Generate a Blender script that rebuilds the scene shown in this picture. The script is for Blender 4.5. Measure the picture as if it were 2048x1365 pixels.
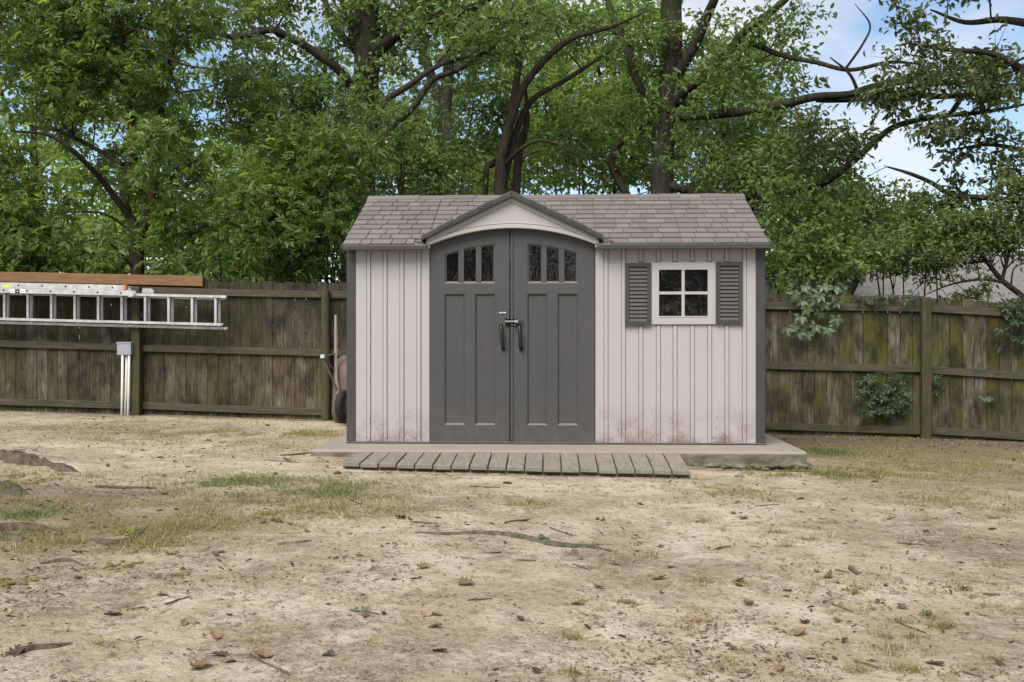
import bpy, bmesh, math, random
import numpy as np
from mathutils import Vector, Matrix

random.seed(7); RNG = np.random.default_rng(7)
sc = bpy.context.scene
for o in list(bpy.data.objects): bpy.data.objects.remove(o)

# ------------------------------------------------------------------ camera, sky, sun, exposure
FPX, CX, CY, CAMZ = 2130.0, 1024.0, 682.5, 0.95
cam = bpy.data.cameras.new('camera'); camo = bpy.data.objects.new('camera', cam)
sc.collection.objects.link(camo); sc.camera = camo
camo.location = (0, 0, CAMZ); camo.rotation_euler = (math.radians(90), 0, 0)
cam.sensor_width = 36; cam.lens = FPX / 2048 * 36; cam.clip_start = 0.05; cam.clip_end = 2000

SUN_EL, SUN_AZ = math.radians(50), math.radians(205)      # azimuth clockwise from +Y
w = bpy.data.worlds.new('World'); sc.world = w; w.use_nodes = True
nt = w.node_tree; nt.nodes.clear()
wo = nt.nodes.new('ShaderNodeOutputWorld'); bg = nt.nodes.new('ShaderNodeBackground')
sky = nt.nodes.new('ShaderNodeTexSky'); sky.sky_type = 'NISHITA'; sky.sun_disc = False
sky.sun_elevation = SUN_EL; sky.sun_rotation = SUN_AZ; sky.air_density = 1.0; sky.dust_density = 0.5; sky.ozone_density = 1.6
tc = nt.nodes.new('ShaderNodeTexCoord'); mp = nt.nodes.new('ShaderNodeMapping')
mp.inputs['Scale'].default_value = (1.0, 1.0, 2.2); mp.inputs['Location'].default_value = (5.0, 3.0, 1.0)
nz = nt.nodes.new('ShaderNodeTexNoise'); nz.inputs['Scale'].default_value = 2.6
nz.inputs['Detail'].default_value = 8; nz.inputs['Roughness'].default_value = 0.52
rp = nt.nodes.new('ShaderNodeValToRGB'); rp.color_ramp.elements[0].position = 0.50; rp.color_ramp.elements[1].position = 0.64
mx = nt.nodes.new('ShaderNodeMix'); mx.data_type = 'RGBA'; mx.inputs[7].default_value = (5.4, 5.5, 5.7, 1)
nt.links.new(tc.outputs['Generated'], mp.inputs['Vector']); nt.links.new(mp.outputs[0], nz.inputs['Vector'])
nt.links.new(nz.outputs['Fac'], rp.inputs[0]); nt.links.new(rp.outputs[0], mx.inputs[0])
nt.links.new(sky.outputs[0], mx.inputs[6]); nt.links.new(mx.outputs[2], bg.inputs[0])
bg.inputs[1].default_value = 0.085; nt.links.new(bg.outputs[0], wo.inputs[0])

sl = bpy.data.lights.new('sun', 'SUN'); sl.energy = 2.6; sl.angle = math.radians(42); sl.color = (1.0, 0.94, 0.84)
so = bpy.data.objects.new('sun', sl); sc.collection.objects.link(so)
sd = Vector((math.sin(SUN_AZ) * math.cos(SUN_EL), math.cos(SUN_AZ) * math.cos(SUN_EL), math.sin(SUN_EL)))
so.rotation_euler = sd.to_track_quat('Z', 'Y').to_euler(); so.location = (0, -5, 20)
vs = sc.view_settings; vs.view_transform = 'Standard'; vs.look = 'None'; vs.gamma = 1; vs.use_curve_mapping = False
vs.exposure = 1.0

# ------------------------------------------------------------------ helpers
COL = sc.collection
def ray(px, py): return np.array([(px - CX) / FPX, 1.0, -(py - CY) / FPX])
def W(px, py, d): r = ray(px, py); return np.array([r[0] * d, d, CAMZ + r[2] * d])

def tag(o, label=None, cat=None, group=None, kind=None):
    if label: o['label'] = label
    if cat: o['category'] = cat
    if group: o['group'] = group
    if kind: o['kind'] = kind
    return o
def thing(name, label, cat, loc=(0, 0, 0), rotz=0.0, group=None):
    o = bpy.data.objects.new(name, None); COL.objects.link(o); o.empty_display_size = 0.1
    o.location = loc; o.rotation_euler = (0, 0, rotz)
    return tag(o, label, cat, group)
def link(name, me, parent=None, loc=None, rot=None):
    o = bpy.data.objects.new(name, me); COL.objects.link(o)
    if parent: o.parent = parent
    if loc is not None: o.location = loc
    if rot is not None: o.rotation_euler = rot
    return o
def np_mesh(name, V, F, mat, attrs=None, smooth=False):
    V = np.asarray(V, np.float32); F = np.asarray(F, np.int32); k = F.shape[1]
    me = bpy.data.meshes.new(name); me.vertices.add(len(V)); me.vertices.foreach_set('co', V.ravel())
    me.loops.add(F.size); me.loops.foreach_set('vertex_index', F.ravel())
    me.polygons.add(len(F)); me.polygons.foreach_set('loop_start', np.arange(0, F.size, k, dtype=np.int32))
    me.polygons.foreach_set('loop_total', np.full(len(F), k, np.int32))
    if smooth: me.polygons.foreach_set('use_smooth', np.ones(len(F), bool))
    for n, a in (attrs or {}).items():
        at = me.attributes.new(n, 'FLOAT', 'POINT'); at.data.foreach_set('value', np.asarray(a, np.float32))
    me.update(calc_edges=True); me.materials.append(mat); return me

def catmull(P, n=5):
    P = np.asarray(P, float)
    if len(P) < 3: return np.array([P[0] + (P[-1] - P[0]) * t for t in np.linspace(0, 1, n + 1)])
    Q = np.vstack([2 * P[0] - P[1], P, 2 * P[-1] - P[-2]]); out = []
    for i in range(1, len(Q) - 2):
        a, b, c, d = Q[i - 1:i + 3]
        for t in np.arange(n) / n:
            out.append(.5 * (2 * b + (c - a) * t + (2 * a - 5 * b + 4 * c - d) * t * t + (3 * b - a - 3 * c + d) * t ** 3))
    out.append(P[-1]); return np.array(out)

class MB:
    def __init__(s): s.v = []; s.f = []; s.smooth = False
    def add(s, V, F):
        o = len(s.v); s.v += [tuple(map(float, p)) for p in V]; s.f += [tuple(i + o for i in f) for f in F]; return s
    def box(s, x0, x1, y0, y1, z0, z1):
        return s.add([(x0, y0, z0), (x1, y0, z0), (x1, y1, z0), (x0, y1, z0), (x0, y0, z1), (x1, y0, z1), (x1, y1, z1), (x0, y1, z1)],
                     [(0, 3, 2, 1), (4, 5, 6, 7), (0, 1, 5, 4), (1, 2, 6, 5), (2, 3, 7, 6), (3, 0, 4, 7)])
    def prism(s, P, y0, y1):          # P: xz polygon counter-clockwise seen from -y
        n = len(P); V = [(x, y0, z) for x, z in P] + [(x, y1, z) for x, z in P]
        F = [tuple(range(n)), tuple(range(2 * n - 1, n - 1, -1))] + [(i + n, (i + 1) % n + n, (i + 1) % n, i) for i in range(n)]
        return s.add(V, F)
    def strip(s, A, B, y0, y1):       # band between two xz curves of equal length, extruded
        n = len(A); V = [(x, y0, z) for x, z in A] + [(x, y0, z) for x, z in B] + [(x, y1, z) for x, z in A] + [(x, y1, z) for x, z in B]
        F = []
        for i in range(n - 1):
            F += [(i, i + 1, n + i + 1, n + i), (2 * n + i, 3 * n + i, 3 * n + i + 1, 2 * n + i + 1),
                  (i, 2 * n + i, 2 * n + i + 1, i + 1), (n + i, n + i + 1, 3 * n + i + 1, 3 * n + i)]
        F += [(0, n, 3 * n, 2 * n), (n - 1, 3 * n - 1, 4 * n - 1, 2 * n - 1)]
        return s.add(V, F)
    def tube(s, P, R, n=8, cap=True):
        V, F = tube_np(P, R, n); s.add(V, F)
        if cap:
            o = len(s.v) - len(V); s.f += [tuple(o + i for i in range(n))[::-1], tuple(len(s.v) - n + i for i in range(n))]
        return s
    def lathe(s, prof, n=20, axis='x'):   # prof: (radius, along) about local axis
        V = []
        for r, a in prof:
            for k in range(n):
                t = 2 * math.pi * k / n; c, d = r * math.cos(t), r * math.sin(t)
                V.append({'x': (a, c, d), 'y': (c, a, d), 'z': (c, d, a)}[axis])
        F = []
        for i in range(len(prof) - 1):
            for k in range(n): F.append((i * n + k, i * n + (k + 1) % n, (i + 1) * n + (k + 1) % n, (i + 1) * n + k))
        return s.add(V, F)
    def mesh(s, name, mat, bevel=0, seg=1, smooth=False):
        me = bpy.data.meshes.new(name); me.from_pydata(s.v, [], s.f)
        bm = bmesh.new(); bm.from_mesh(me)
        bmesh.ops.recalc_face_normals(bm, faces=bm.faces)
        if bevel:
            es = [e for e in bm.edges if len(e.link_faces) == 2 and e.calc_face_angle(0) > 0.5]
            bmesh.ops.bevel(bm, geom=es, offset=bevel, segments=seg, affect='EDGES', profile=0.5)
        if smooth:
            for f in bm.faces: f.smooth = True
        bm.to_mesh(me); bm.free(); me.materials.append(mat); return me
    def build(s, name, mat, parent=None, bevel=0, seg=1, smooth=False, loc=None, rot=None):
        return link(name, s.mesh(name, mat, bevel, seg, smooth), parent, loc, rot)

def tube_np(P, R, n=8):
    P = np.asarray(P, float); m = len(P); R = np.broadcast_to(np.asarray(R, float), (m,)) if np.ndim(R) < 1 or len(np.atleast_1d(R)) == m else np.interp(np.linspace(0, 1, m), np.linspace(0, 1, len(R)), R)
    T = np.gradient(P, axis=0); T /= np.linalg.norm(T, axis=1)[:, None] + 1e-9
    ref = np.array([1., 0, 0]) if abs(T[0][0]) < .8 else np.array([0, 1., 0]); V = []
    u = np.cross(T[0], ref); u /= np.linalg.norm(u)
    a = np.arange(n) * 2 * math.pi / n
    for i in range(m):
        u = u - T[i] * (u @ T[i]); u /= np.linalg.norm(u) + 1e-9; v = np.cross(T[i], u)
        V.append(P[i] + R[i] * (np.cos(a)[:, None] * u + np.sin(a)[:, None] * v))
    V = np.vstack(V); F = [(i * n + k, i * n + (k + 1) % n, (i + 1) * n + (k + 1) % n, (i + 1) * n + k) for i in range(m - 1) for k in range(n)]
    return V, F

_tab = RNG.random((64, 64, 64)).astype(np.float32)
def vn3(P):
    P = np.asarray(P, float); i = np.floor(P).astype(int); f = P - i; f = f * f * (3 - 2 * f); r = 0
    for dx in (0, 1):
        for dy in (0, 1):
            for dz in (0, 1):
                wgt = (f[:, 0] if dx else 1 - f[:, 0]) * (f[:, 1] if dy else 1 - f[:, 1]) * (f[:, 2] if dz else 1 - f[:, 2])
                r = r + wgt * _tab[(i[:, 0] + dx) % 64, (i[:, 1] + dy) % 64, (i[:, 2] + dz) % 64]
    return r
def vn2(x, y, s, z=0.0):
    x = np.atleast_1d(np.asarray(x, float)); y = np.atleast_1d(np.asarray(y, float))
    return vn3(np.stack([x * s + 500.3, y * s + 300.7, np.full_like(x, z + .37)], -1)) - .5

# ------------------------------------------------------------------ materials
class NT:
    def __init__(s, name):
        s.m = bpy.data.materials.new(name); s.m.use_nodes = True; s.t = s.m.node_tree
        s.b = s.t.nodes['Principled BSDF']; s.o = s.t.nodes['Material Output']
    def n(s, typ, **kw):
        nd = s.t.nodes.new('ShaderNode' + typ)
        for k, v in kw.items(): setattr(nd, k, v)
        return nd
    def l(s, a, b): s.t.links.new(a, b)
    def coord(s, kind='Object', scale=(1, 1, 1), rnd=False):
        if kind == 'World': out = s.n('NewGeometry').outputs['Position']
        else: out = s.n('TexCoord').outputs[kind]
        mp = s.n('Mapping'); mp.inputs['Scale'].default_value = scale; s.l(out, mp.inputs[0])
        if rnd:
            oi = s.n('ObjectInfo'); mm = s.n('Math', operation='MULTIPLY'); mm.inputs[1].default_value = 57.0
            s.l(oi.outputs['Random'], mm.inputs[0]); cb = s.n('CombineXYZ'); s.l(mm.outputs[0], cb.inputs[0]); s.l(mm.outputs[0], cb.inputs[2])
            s.l(cb.outputs[0], mp.inputs['Location'])
        return mp.outputs[0]
    def noise(s, vec, scale, detail=5, rough=.55, dist=0.0):
        nd = s.n('TexNoise'); nd.inputs['Scale'].default_value = scale; nd.inputs['Detail'].default_value = detail
        nd.inputs['Roughness'].default_value = rough; nd.inputs['Distortion'].default_value = dist; s.l(vec, nd.inputs['Vector']); return nd.outputs['Fac']
    def ramp(s, fac, stops):
        r = s.n('ValToRGB'); e = r.color_ramp.elements
        while len(e) < len(stops): e.new(.5)
        for i, (p, c) in enumerate(stops):
            e[i].position = p; e[i].color = (c, c, c, 1) if np.isscalar(c) else (*c, 1)
        s.l(fac, r.inputs[0]); return r.outputs[0]
    def mix(s, fac, a, b, mode='MIX'):
        m = s.n('Mix', data_type='RGBA', blend_type=mode)
        for i, v in ((0, fac), (6, a), (7, b)):
            if hasattr(v, 'node'): s.l(v, m.inputs[i])
            else: m.inputs[i].default_value = v if i == 0 else (*v, 1)
        return m.outputs[2]
    def math(s, op, a, b=0.0):
        m = s.n('Math', operation=op)
        for i, v in ((0, a), (1, b)):
            if hasattr(v, 'node'): s.l(v, m.inputs[i])
            else: m.inputs[i].default_value = v
        return m.outputs[0]
    def rng(s, v, a, b, c=0., d=1.):
        m = s.n('MapRange'); s.l(v, m.inputs[0])
        for i, q in zip((1, 2, 3, 4), (a, b, c, d)): m.inputs[i].default_value = q
        return m.outputs[0]
    def bump(s, h, strength=.3, dist=.01, prev=None):
        b = s.n('Bump'); b.inputs['Strength'].default_value = strength; b.inputs['Distance'].default_value = dist; s.l(h, b.inputs['Height'])
        if prev: s.l(prev, b.inputs['Normal'])
        return b.outputs[0]
    def fin(s, col=None, rough=.6, normal=None, metal=0, spec=.4):
        if col is not None:
            if hasattr(col, 'node'): s.l(col, s.b.inputs['Base Color'])
            else: s.b.inputs['Base Color'].default_value = (*col, 1)
        if hasattr(rough, 'node'): s.l(rough, s.b.inputs['Roughness'])
        else: s.b.inputs['Roughness'].default_value = rough
        s.b.inputs['Metallic'].default_value = metal; s.b.inputs['Specular IOR Level'].default_value = spec
        if normal: s.l(normal, s.b.inputs['Normal'])
        return s.m
    def sep(s, vec):
        x = s.n('SeparateXYZ'); s.l(vec, x.inputs[0]); return x.outputs
    def attr(s, name): a = s.n('Attribute', attribute_name=name); return a.outputs['Fac']
    def orand(s): return s.n('ObjectInfo').outputs['Random']

def simple(name, col, rough=.6, var=.15, scale=8, bumps=.15, metal=0, spec=.4, kind='Object'):
    t = NT(name); v = t.coord(kind); f = t.noise(v, scale, 6, .6)
    c = t.mix(t.ramp(f, [(.3, 0.), (.7, 1.)]), tuple(x * (1 - var) for x in col), tuple(min(1, x * (1 + var)) for x in col))
    return t.fin(c, rough, t.bump(t.noise(v, scale * 12, 4, .6), bumps, .004), metal, spec)

def m_ground():
    t = NT('sandy_soil'); p = t.coord('World'); f1 = t.noise(p, .55, 6, .6, .3); f2 = t.noise(p, 2.6, 7, .62); f3 = t.noise(p, 17, 6, .65); f4 = t.noise(p, 75, 4, .7)
    sand = t.mix(f3, (0.3192, 0.2481, 0.1609), (0.4788, 0.3904, 0.2740))
    pale = t.mix(t.ramp(f2, [(.42, 0.), (.66, 1.)]), sand, (0.5639, 0.4760, 0.3615))
    olive = t.mix(f3, (0.1596, 0.1305, 0.0641), (0.2873, 0.2332, 0.1260))
    a = t.attr('moss'); k = t.math('ADD', t.math('MULTIPLY', a, .9), t.math('SUBTRACT', f2, .5))
    c = t.mix(t.ramp(k, [(.22, 0.), (.5, 1.)]), pale, olive)
    k2 = t.math('ADD', t.math('MULTIPLY', f1, .6), t.math('MULTIPLY', f3, .45))
    c = t.mix(t.math('MULTIPLY', t.ramp(k2, [(.5, 0.), (.64, 1.)]), .62), c, (0.1756, 0.1337, 0.0839))
    d = t.attr('dirt_shade'); c = t.mix(t.math('MULTIPLY', t.ramp(t.math('ADD', d, t.math('SUBTRACT', f3, .5)), [(.3, 0.), (.8, 1.)]), .85), c, (0.1277, 0.0909, 0.0700))  # real dirt, plus shade painted along ramp foot and slab edge
    f5 = t.noise(p, 6.5, 5, .65); bias = t.math('ADD', t.math('MULTIPLY', t.math('SUBTRACT', f5, .5), .55), t.math('MULTIPLY', t.math('SUBTRACT', f1, .5), .5))
    for sc_, th, am, cc in ((13, .54, .50, (0.2128, 0.1625, 0.0991)), (29, .56, .62, (0.1649, 0.1198, 0.0723)), (64, .57, .68, (0.1170, 0.0835, 0.0525)), (120, .60, .6, (0.0904, 0.0642, 0.0420))):
        nn = t.noise(t.coord('World', (1, .75, 1)), sc_, 4, .7, .4); sp = t.ramp(t.math('ADD', nn, t.math('MULTIPLY', bias, .55)), [(th, 0.), (th + .075, 1.)]); c = t.mix(t.math('MULTIPLY', sp, am), c, cc)
    c = t.mix(t.math('MULTIPLY', t.ramp(f4, [(.62, 0.), (.7, 1.)]), .45), c, (0.4682, 0.3958, 0.3032))
    nb = t.bump(f4, .8, .008); nb = t.bump(f3, .8, .03, nb); nb = t.bump(f2, .4, .04, nb)
    return t.fin(c, .95, nb, 0, .15)
def m_picket():
    t = NT('weathered_pine'); v = t.coord('Object', (14, 14, 1.1), True); g = t.noise(v, 3.2, 7, .62, .6)
    v2 = t.coord('Object', (2.2, 2.2, .7), True); f = t.noise(v2, 2.2, 5, .6)
    c = t.mix(t.ramp(g, [(.28, 0.), (.72, 1.)]), (0.0206, 0.0163, 0.0095), (0.1591, 0.1290, 0.0774))
    c = t.mix(t.math('MULTIPLY', t.ramp(f, [(.46, 0.), (.74, 1.)]), t.ramp(g, [(.35, .1), (.62, .9)])), c, (0.2900, 0.2700, 0.2250))
    w = t.coord('World'); xz = t.sep(w); gm = t.rng(xz[0], 2.2, 4.0, .28, 1.15)
    fg = t.noise(t.coord('World', (2.4, 2.4, .55)), 1.6, 4, .6); gm = t.math('MULTIPLY', gm, t.ramp(t.math('ADD', fg, t.math('MULTIPLY', t.math('SUBTRACT', t.orand(), .5), .35)), [(.40, 0.), (.68, 1.)]))
    up = t.math('MULTIPLY', t.rng(t.math('ADD', xz[2], t.math('MULTIPLY', t.math('SUBTRACT', fg, .5), 1.6)), .55, 1.25), t.rng(xz[0], 3.0, 1.0, .25, .62)); c = t.mix(up, c, (0.0224, 0.0189, 0.0146)); c = t.mix(t.math('MULTIPLY', gm, .85), c, t.mix(g, (0.0344, 0.0378, 0.0052), (0.1849, 0.1849, 0.0224)))
    c = t.mix(t.ramp(t.orand(), [(0., .0), (1., .75)]), c, t.mix(.75, c, (0.0172, 0.0129, 0.0095)))
    dk = t.noise(t.coord('World', (3, 3, 1.6)), 1.7, 5, .65); c = t.mix(t.math('MULTIPLY', t.ramp(dk, [(.46, 0.), (.64, 1.)]), .8), c, (0.0163, 0.0138, 0.0103))
    kn = t.n('TexVoronoi'); kn.inputs['Scale'].default_value = 1.0; t.l(t.coord('Object', (9, 9, 2.6), True), kn.inputs['Vector'])
    c = t.mix(t.math('MULTIPLY', t.ramp(kn.outputs['Distance'], [(.06, 1.), (.14, 0.)]), .7), c, (0.0258, 0.0172, 0.0103))
    return t.fin(c, .9, t.bump(g, .55, .006), 0, .2)
def m_plank(name, lo, hi, axis=1, green=0.25):
    t = NT(name); sc_ = [16, 16, 16]; sc_[axis] = 1.2; g = t.noise(t.coord('Object', sc_, True), 3, 7, .6, .5); f = t.noise(t.coord('Object', (2, 2, 2), True), 3, 5)
    c = t.mix(t.ramp(g, [(.3, 0.), (.7, 1.)]), lo, hi); c = t.mix(t.math('MULTIPLY', t.ramp(f, [(.38, 0.), (.7, 1.)]), green), c, tuple(x * .55 + (0, .03, 0)[i] for i, x in enumerate(lo)))
    c = t.mix(t.math('MULTIPLY', t.orand(), .35), c, tuple(x * .7 for x in hi))
    return t.fin(c, .88, t.bump(g, .5, .005), 0, .2)
def m_leaf(name, stops, trans=.35, rough=.5):
    t = NT(name); c = t.ramp(t.attr('var'), stops); t.fin(c, rough, None, 0, .5)
    tr = t.n('BsdfTranslucent'); hs = t.n('HueSaturation'); hs.inputs['Value'].default_value = 2.0; hs.inputs['Saturation'].default_value = 1.15; hs.inputs['Hue'].default_value = .495
    t.l(c, hs.inputs['Color']); t.l(hs.outputs[0], tr.inputs[0]); ms = t.n('MixShader'); ms.inputs[0].default_value = trans
    t.l(t.b.outputs[0], ms.inputs[1]); t.l(tr.outputs[0], ms.inputs[2]); t.l(ms.outputs[0], t.o.inputs[0]); return t.m
def m_bark(name, lo, hi, moss=.25):
    t = NT(name); g = t.noise(t.coord('Object', (9, 9, 1.8)), 2.6, 7, .65, .4); f = t.noise(t.coord('Object'), 1.3, 5)
    c = t.mix(t.ramp(g, [(.33, 0.), (.66, 1.)]), lo, hi); c = t.mix(t.math('MULTIPLY', t.ramp(f, [(.5, 0.), (.68, 1.)]), moss), c, (.07, .085, .025))
    return t.fin(c, .95, t.bump(g, 1.0, .04), 0, .15)
def m_siding():
    t = NT('beige_plastic_siding'); p = t.coord('World'); o = t.coord('Object'); z = t.sep(p)[2]
    g = t.noise(t.coord('Object', (26, 26, 2)), 3, 5, .6, .6); f = t.noise(p, 1.7, 4)
    c = t.mix(f, (0.366, 0.342, 0.327), (0.408, 0.381, 0.364))
    n1 = t.noise(p, 5.5, 4, .6); n2 = t.noise(p, 62, 5, .8); h = t.rng(z, .50, 0.0)
    k = t.math('MULTIPLY', t.math('POWER', h, 1.5), t.ramp(n1, [(.36, 0.), (.7, 1.)]))
    c = t.mix(t.math('MULTIPLY', k, .85), c, (0.2494, 0.1753, 0.1512))
    sp = t.math('MULTIPLY', t.ramp(t.math('ADD', n2, t.math('MULTIPLY', k, .22)), [(.60, 0.), (.66, 1.)]), t.rng(h, .0, .5))
    c = t.mix(t.math('MULTIPLY', sp, .55), c, (0.1290, 0.0855, 0.0714))
    rs = t.noise(t.coord('World', (14, 14, .6)), 1.5, 5, .6); c = t.mix(t.math('MULTIPLY', t.ramp(rs, [(.6, 0.), (.78, 1.)]), .22), c, (0.2752, 0.2266, 0.1890))
    return t.fin(c, .55, t.bump(g, .16, .004), 0, .35)
def m_dark(name, a, b, rough=.5, grain=.3, axis=2):
    t = NT(name); s_ = [30, 30, 30]; s_[axis] = 1.8; g = t.noise(t.coord('Object', s_), 2.2, 6, .6, 1.4); f = t.noise(t.coord('Object'), 2.3, 5)
    c = t.mix(f, a, b); z = t.sep(t.coord('World'))[2]
    du = t.math('MULTIPLY', t.rng(z, .45, 0.), t.ramp(t.noise(t.coord('World'), 9, 6, .7), [(.4, 0.), (.75, 1.)])); c = t.mix(t.math('MULTIPLY', du, .4), c, (0.1462, 0.1247, 0.1075))
    sp = t.ramp(t.noise(t.coord('World'), 90, 3, .7), [(.70, 0.), (.74, 1.)]); c = t.mix(t.math('MULTIPLY', sp, .3), c, (0.2150, 0.1892, 0.1720))
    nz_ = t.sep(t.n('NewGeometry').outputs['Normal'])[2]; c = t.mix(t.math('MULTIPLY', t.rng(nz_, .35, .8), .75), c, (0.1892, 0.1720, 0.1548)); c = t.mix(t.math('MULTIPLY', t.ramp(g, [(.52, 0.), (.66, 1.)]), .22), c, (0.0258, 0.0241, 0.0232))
    return t.fin(c, t.rng(f, .3, .7, rough - .06, rough + .1), t.bump(g, grain, .006), 0, .4)
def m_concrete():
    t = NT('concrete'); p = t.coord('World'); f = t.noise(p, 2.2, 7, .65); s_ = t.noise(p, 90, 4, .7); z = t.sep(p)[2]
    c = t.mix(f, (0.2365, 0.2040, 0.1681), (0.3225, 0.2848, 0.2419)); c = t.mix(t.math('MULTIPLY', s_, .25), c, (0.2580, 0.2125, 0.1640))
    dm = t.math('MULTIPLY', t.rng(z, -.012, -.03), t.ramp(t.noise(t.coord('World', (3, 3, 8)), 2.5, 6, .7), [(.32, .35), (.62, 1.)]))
    c = t.mix(t.math('MULTIPLY', dm, .95), c, (0.0731, 0.0638, 0.0344))  # darker slab sides: stain, deepened to paint in the undercut shade
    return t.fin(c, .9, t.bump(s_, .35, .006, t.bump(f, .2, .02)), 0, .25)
def m_shingle():
    t = NT('taupe_roof_shingle'); f = t.noise(t.coord('World'), 5, 6, .65); g = t.noise(t.coord('World'), 160, 3, .7)
    c = t.mix(t.orand(), (0.1485, 0.1250, 0.1118), (0.2025, 0.1742, 0.1582)); c = t.mix(t.math('MULTIPLY', t.ramp(f, [(.35, 0.), (.7, 1.)]), .35), c, (0.1350, 0.1082, 0.0946))
    return t.fin(c, .8, t.bump(g, .35, .004), 0, .3)
def m_glass():
    t = NT('dark_wavy_acrylic'); f = t.noise(t.coord('World', (1, 1, .55)), 7, 3, .5, .8)
    m = t.fin((.006, .006, .007), .03, t.bump(f, .35, .02), 0, .5); return m
def m_metal():
    t = NT('ladder_aluminium'); v = t.coord('Object', (3, 3, 3)); f = t.noise(v, 4, 7, .7); s_ = t.noise(t.coord('Object', (4, 60, 60)), 1.5, 4)
    c = t.mix(t.ramp(f, [(.45, 0.), (.62, 1.)]), (0.4500, 0.4320, 0.4140), (0.5940, 0.5850, 0.5670)); c = t.mix(t.math('MULTIPLY', t.ramp(t.noise(v, 14, 7, .75), [(.58, 0.), (.66, 1.)]), .6), c, (0.1530, 0.1260, 0.0990))
    return t.fin(c, t.rng(s_, .3, .7, .38, .6), None, .55, .4)
def m_rust():
    t = NT('rusty_painted_steel'); v = t.coord('Object'); f = t.noise(v, 5, 7, .7); c = t.ramp(f, [(.3, (.10, .058, .045)), (.5, (.15, .108, .095)), (.7, (.085, .036, .022))])
    return t.fin(c, .75, t.bump(f, .3, .004), .1, .3)
def m_farroof():
    t = NT('grey_asphalt_shingles'); br = t.n('TexBrick'); br.inputs['Scale'].default_value = 1; br.inputs['Brick Width'].default_value = .32; br.inputs['Row Height'].default_value = .15
    br.inputs['Mortar Size'].default_value = .014; br.inputs['Color1'].default_value = (.205, .19, .175, 1); br.inputs['Color2'].default_value = (.15, .138, .128, 1); br.inputs['Mortar'].default_value = (.09, .08, .075, 1)
    t.l(t.coord('Object'), br.inputs['Vector']); f = t.noise(t.coord('Object'), .9, 5); c = t.mix(t.math('MULTIPLY', f, .4), br.outputs['Color'], (.22, .205, .19)); return t.fin(c, .9)

M = dict(ground=m_ground(), picket=m_picket(), concrete=m_concrete(), siding=m_siding(), shingle=m_shingle(), glass=m_glass(), alu=m_metal(), rust=m_rust(),
    ramp=m_plank('grey_ramp_board', (.175, .145, .112), (.31, .27, .222), 1, .35), lumber=m_plank('brown_treated_lumber', (0.1462, 0.0765, 0.0380), (0.2580, 0.1485, 0.0800), 0, .25),
    post=m_plank('fence_post_wood', (0.0403, 0.0311, 0.0168), (0.1092, 0.0882, 0.0504), 2, .7), rail=m_plank('fence_rail_wood', (0.0353, 0.0260, 0.0176), (0.1218, 0.0966, 0.0689), 0, .7),
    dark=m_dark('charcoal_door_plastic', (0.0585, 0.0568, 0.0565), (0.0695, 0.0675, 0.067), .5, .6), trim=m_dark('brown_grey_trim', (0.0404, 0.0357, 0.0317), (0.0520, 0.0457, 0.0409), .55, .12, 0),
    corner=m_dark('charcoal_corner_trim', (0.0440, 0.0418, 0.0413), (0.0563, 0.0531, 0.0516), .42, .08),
    black=simple('black_plastic', (.012, .012, .013), .4, .2, 6, .1), steel=simple('zinc_steel', (.45, .45, .44), .4, .15, 10, .1, .8), hinge=simple('black_steel', (.02, .02, .021), .45, .2, 10, .1, .5),
    grey=simple('grey_pvc', (.28, .295, .33), .45, .07, 5, .05), pvc=simple('white_pvc', (.62, .60, .54), .5, .14, 7, .06), white=simple('white_print', (.8, .8, .78), .5, .04), yellow=simple('yellow_sticker', (.75, .60, .05), .5, .1), orange=simple('orange_cap', (.50, .16, .07), .6, .2),
    rubber=simple('black_rubber', (.018, .018, .019), .8, .2, 12, .3), woodhandle=m_plank('grey_wood_handle', (.22, .17, .15), (.36, .29, .26), 2, .2),
    stone=simple('grey_stone', (.205, .172, .13), .9, .3, 9, .4, kind='World'), twig=simple('twig_bark', (.105, .08, .06), .95, .35, 14, .5, kind='World'), palewood=simple('pale_twig', (.30, .25, .20), .95, .3, 14, .4, kind='World'),
    root=m_bark('root_bark', (.070, .055, .038), (.20, .165, .12), .42), moss=simple('moss', (.16, .155, .03), .98, .45, 30, .8, kind='World'),
    bark_a=m_bark('oak_bark', (0.0136, 0.0108, 0.0081), (0.0527, 0.0420, 0.0325), .4), bark_b=m_bark('smooth_bark', (0.0186, 0.0132, 0.0093), (0.0589, 0.0432, 0.0313), .35), bark_c=m_bark('grey_bark', (0.0198, 0.0162, 0.0133), (0.0651, 0.0540, 0.0441), .25),
    brick=simple('house_brick', (.17, .10, .08), .9, .25, 3, .2), farroof=m_farroof(), hwhite=simple('house_trim', (.55, .53, .50), .7, .05),
    litter=m_leaf('litter_bits', [(0., (.040, .028, .018)), (.3, (.095, .065, .037)), (.55, (.19, .135, .073)), (.8, (.29, .225, .13)), (1., (.38, .32, .21))], .1, .85),
    dry=m_leaf('dry_leaf', [(0., (.06, .038, .024)), (.5, (.15, .10, .058)), (.85, (.27, .185, .10)), (1., (.36, .28, .17))], .15, .75),
    grass=m_leaf('grass_blade', [(0., (0.0743, 0.1105, 0.0325)), (.3, (0.1418, 0.1755, 0.0585)), (.55, (0.2228, 0.2015, 0.0780)), (.8, (0.3038, 0.2145, 0.0910)), (1., (0.5400, 0.4160, 0.2340))], .3, .6),
    vine=m_leaf('creeper_leaf', [(0., (.022, .042, .013)), (.4, (.036, .066, .02)), (.5, (.07, .115, .045)), (1., (.12, .175, .08))], .25, .42))
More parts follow.
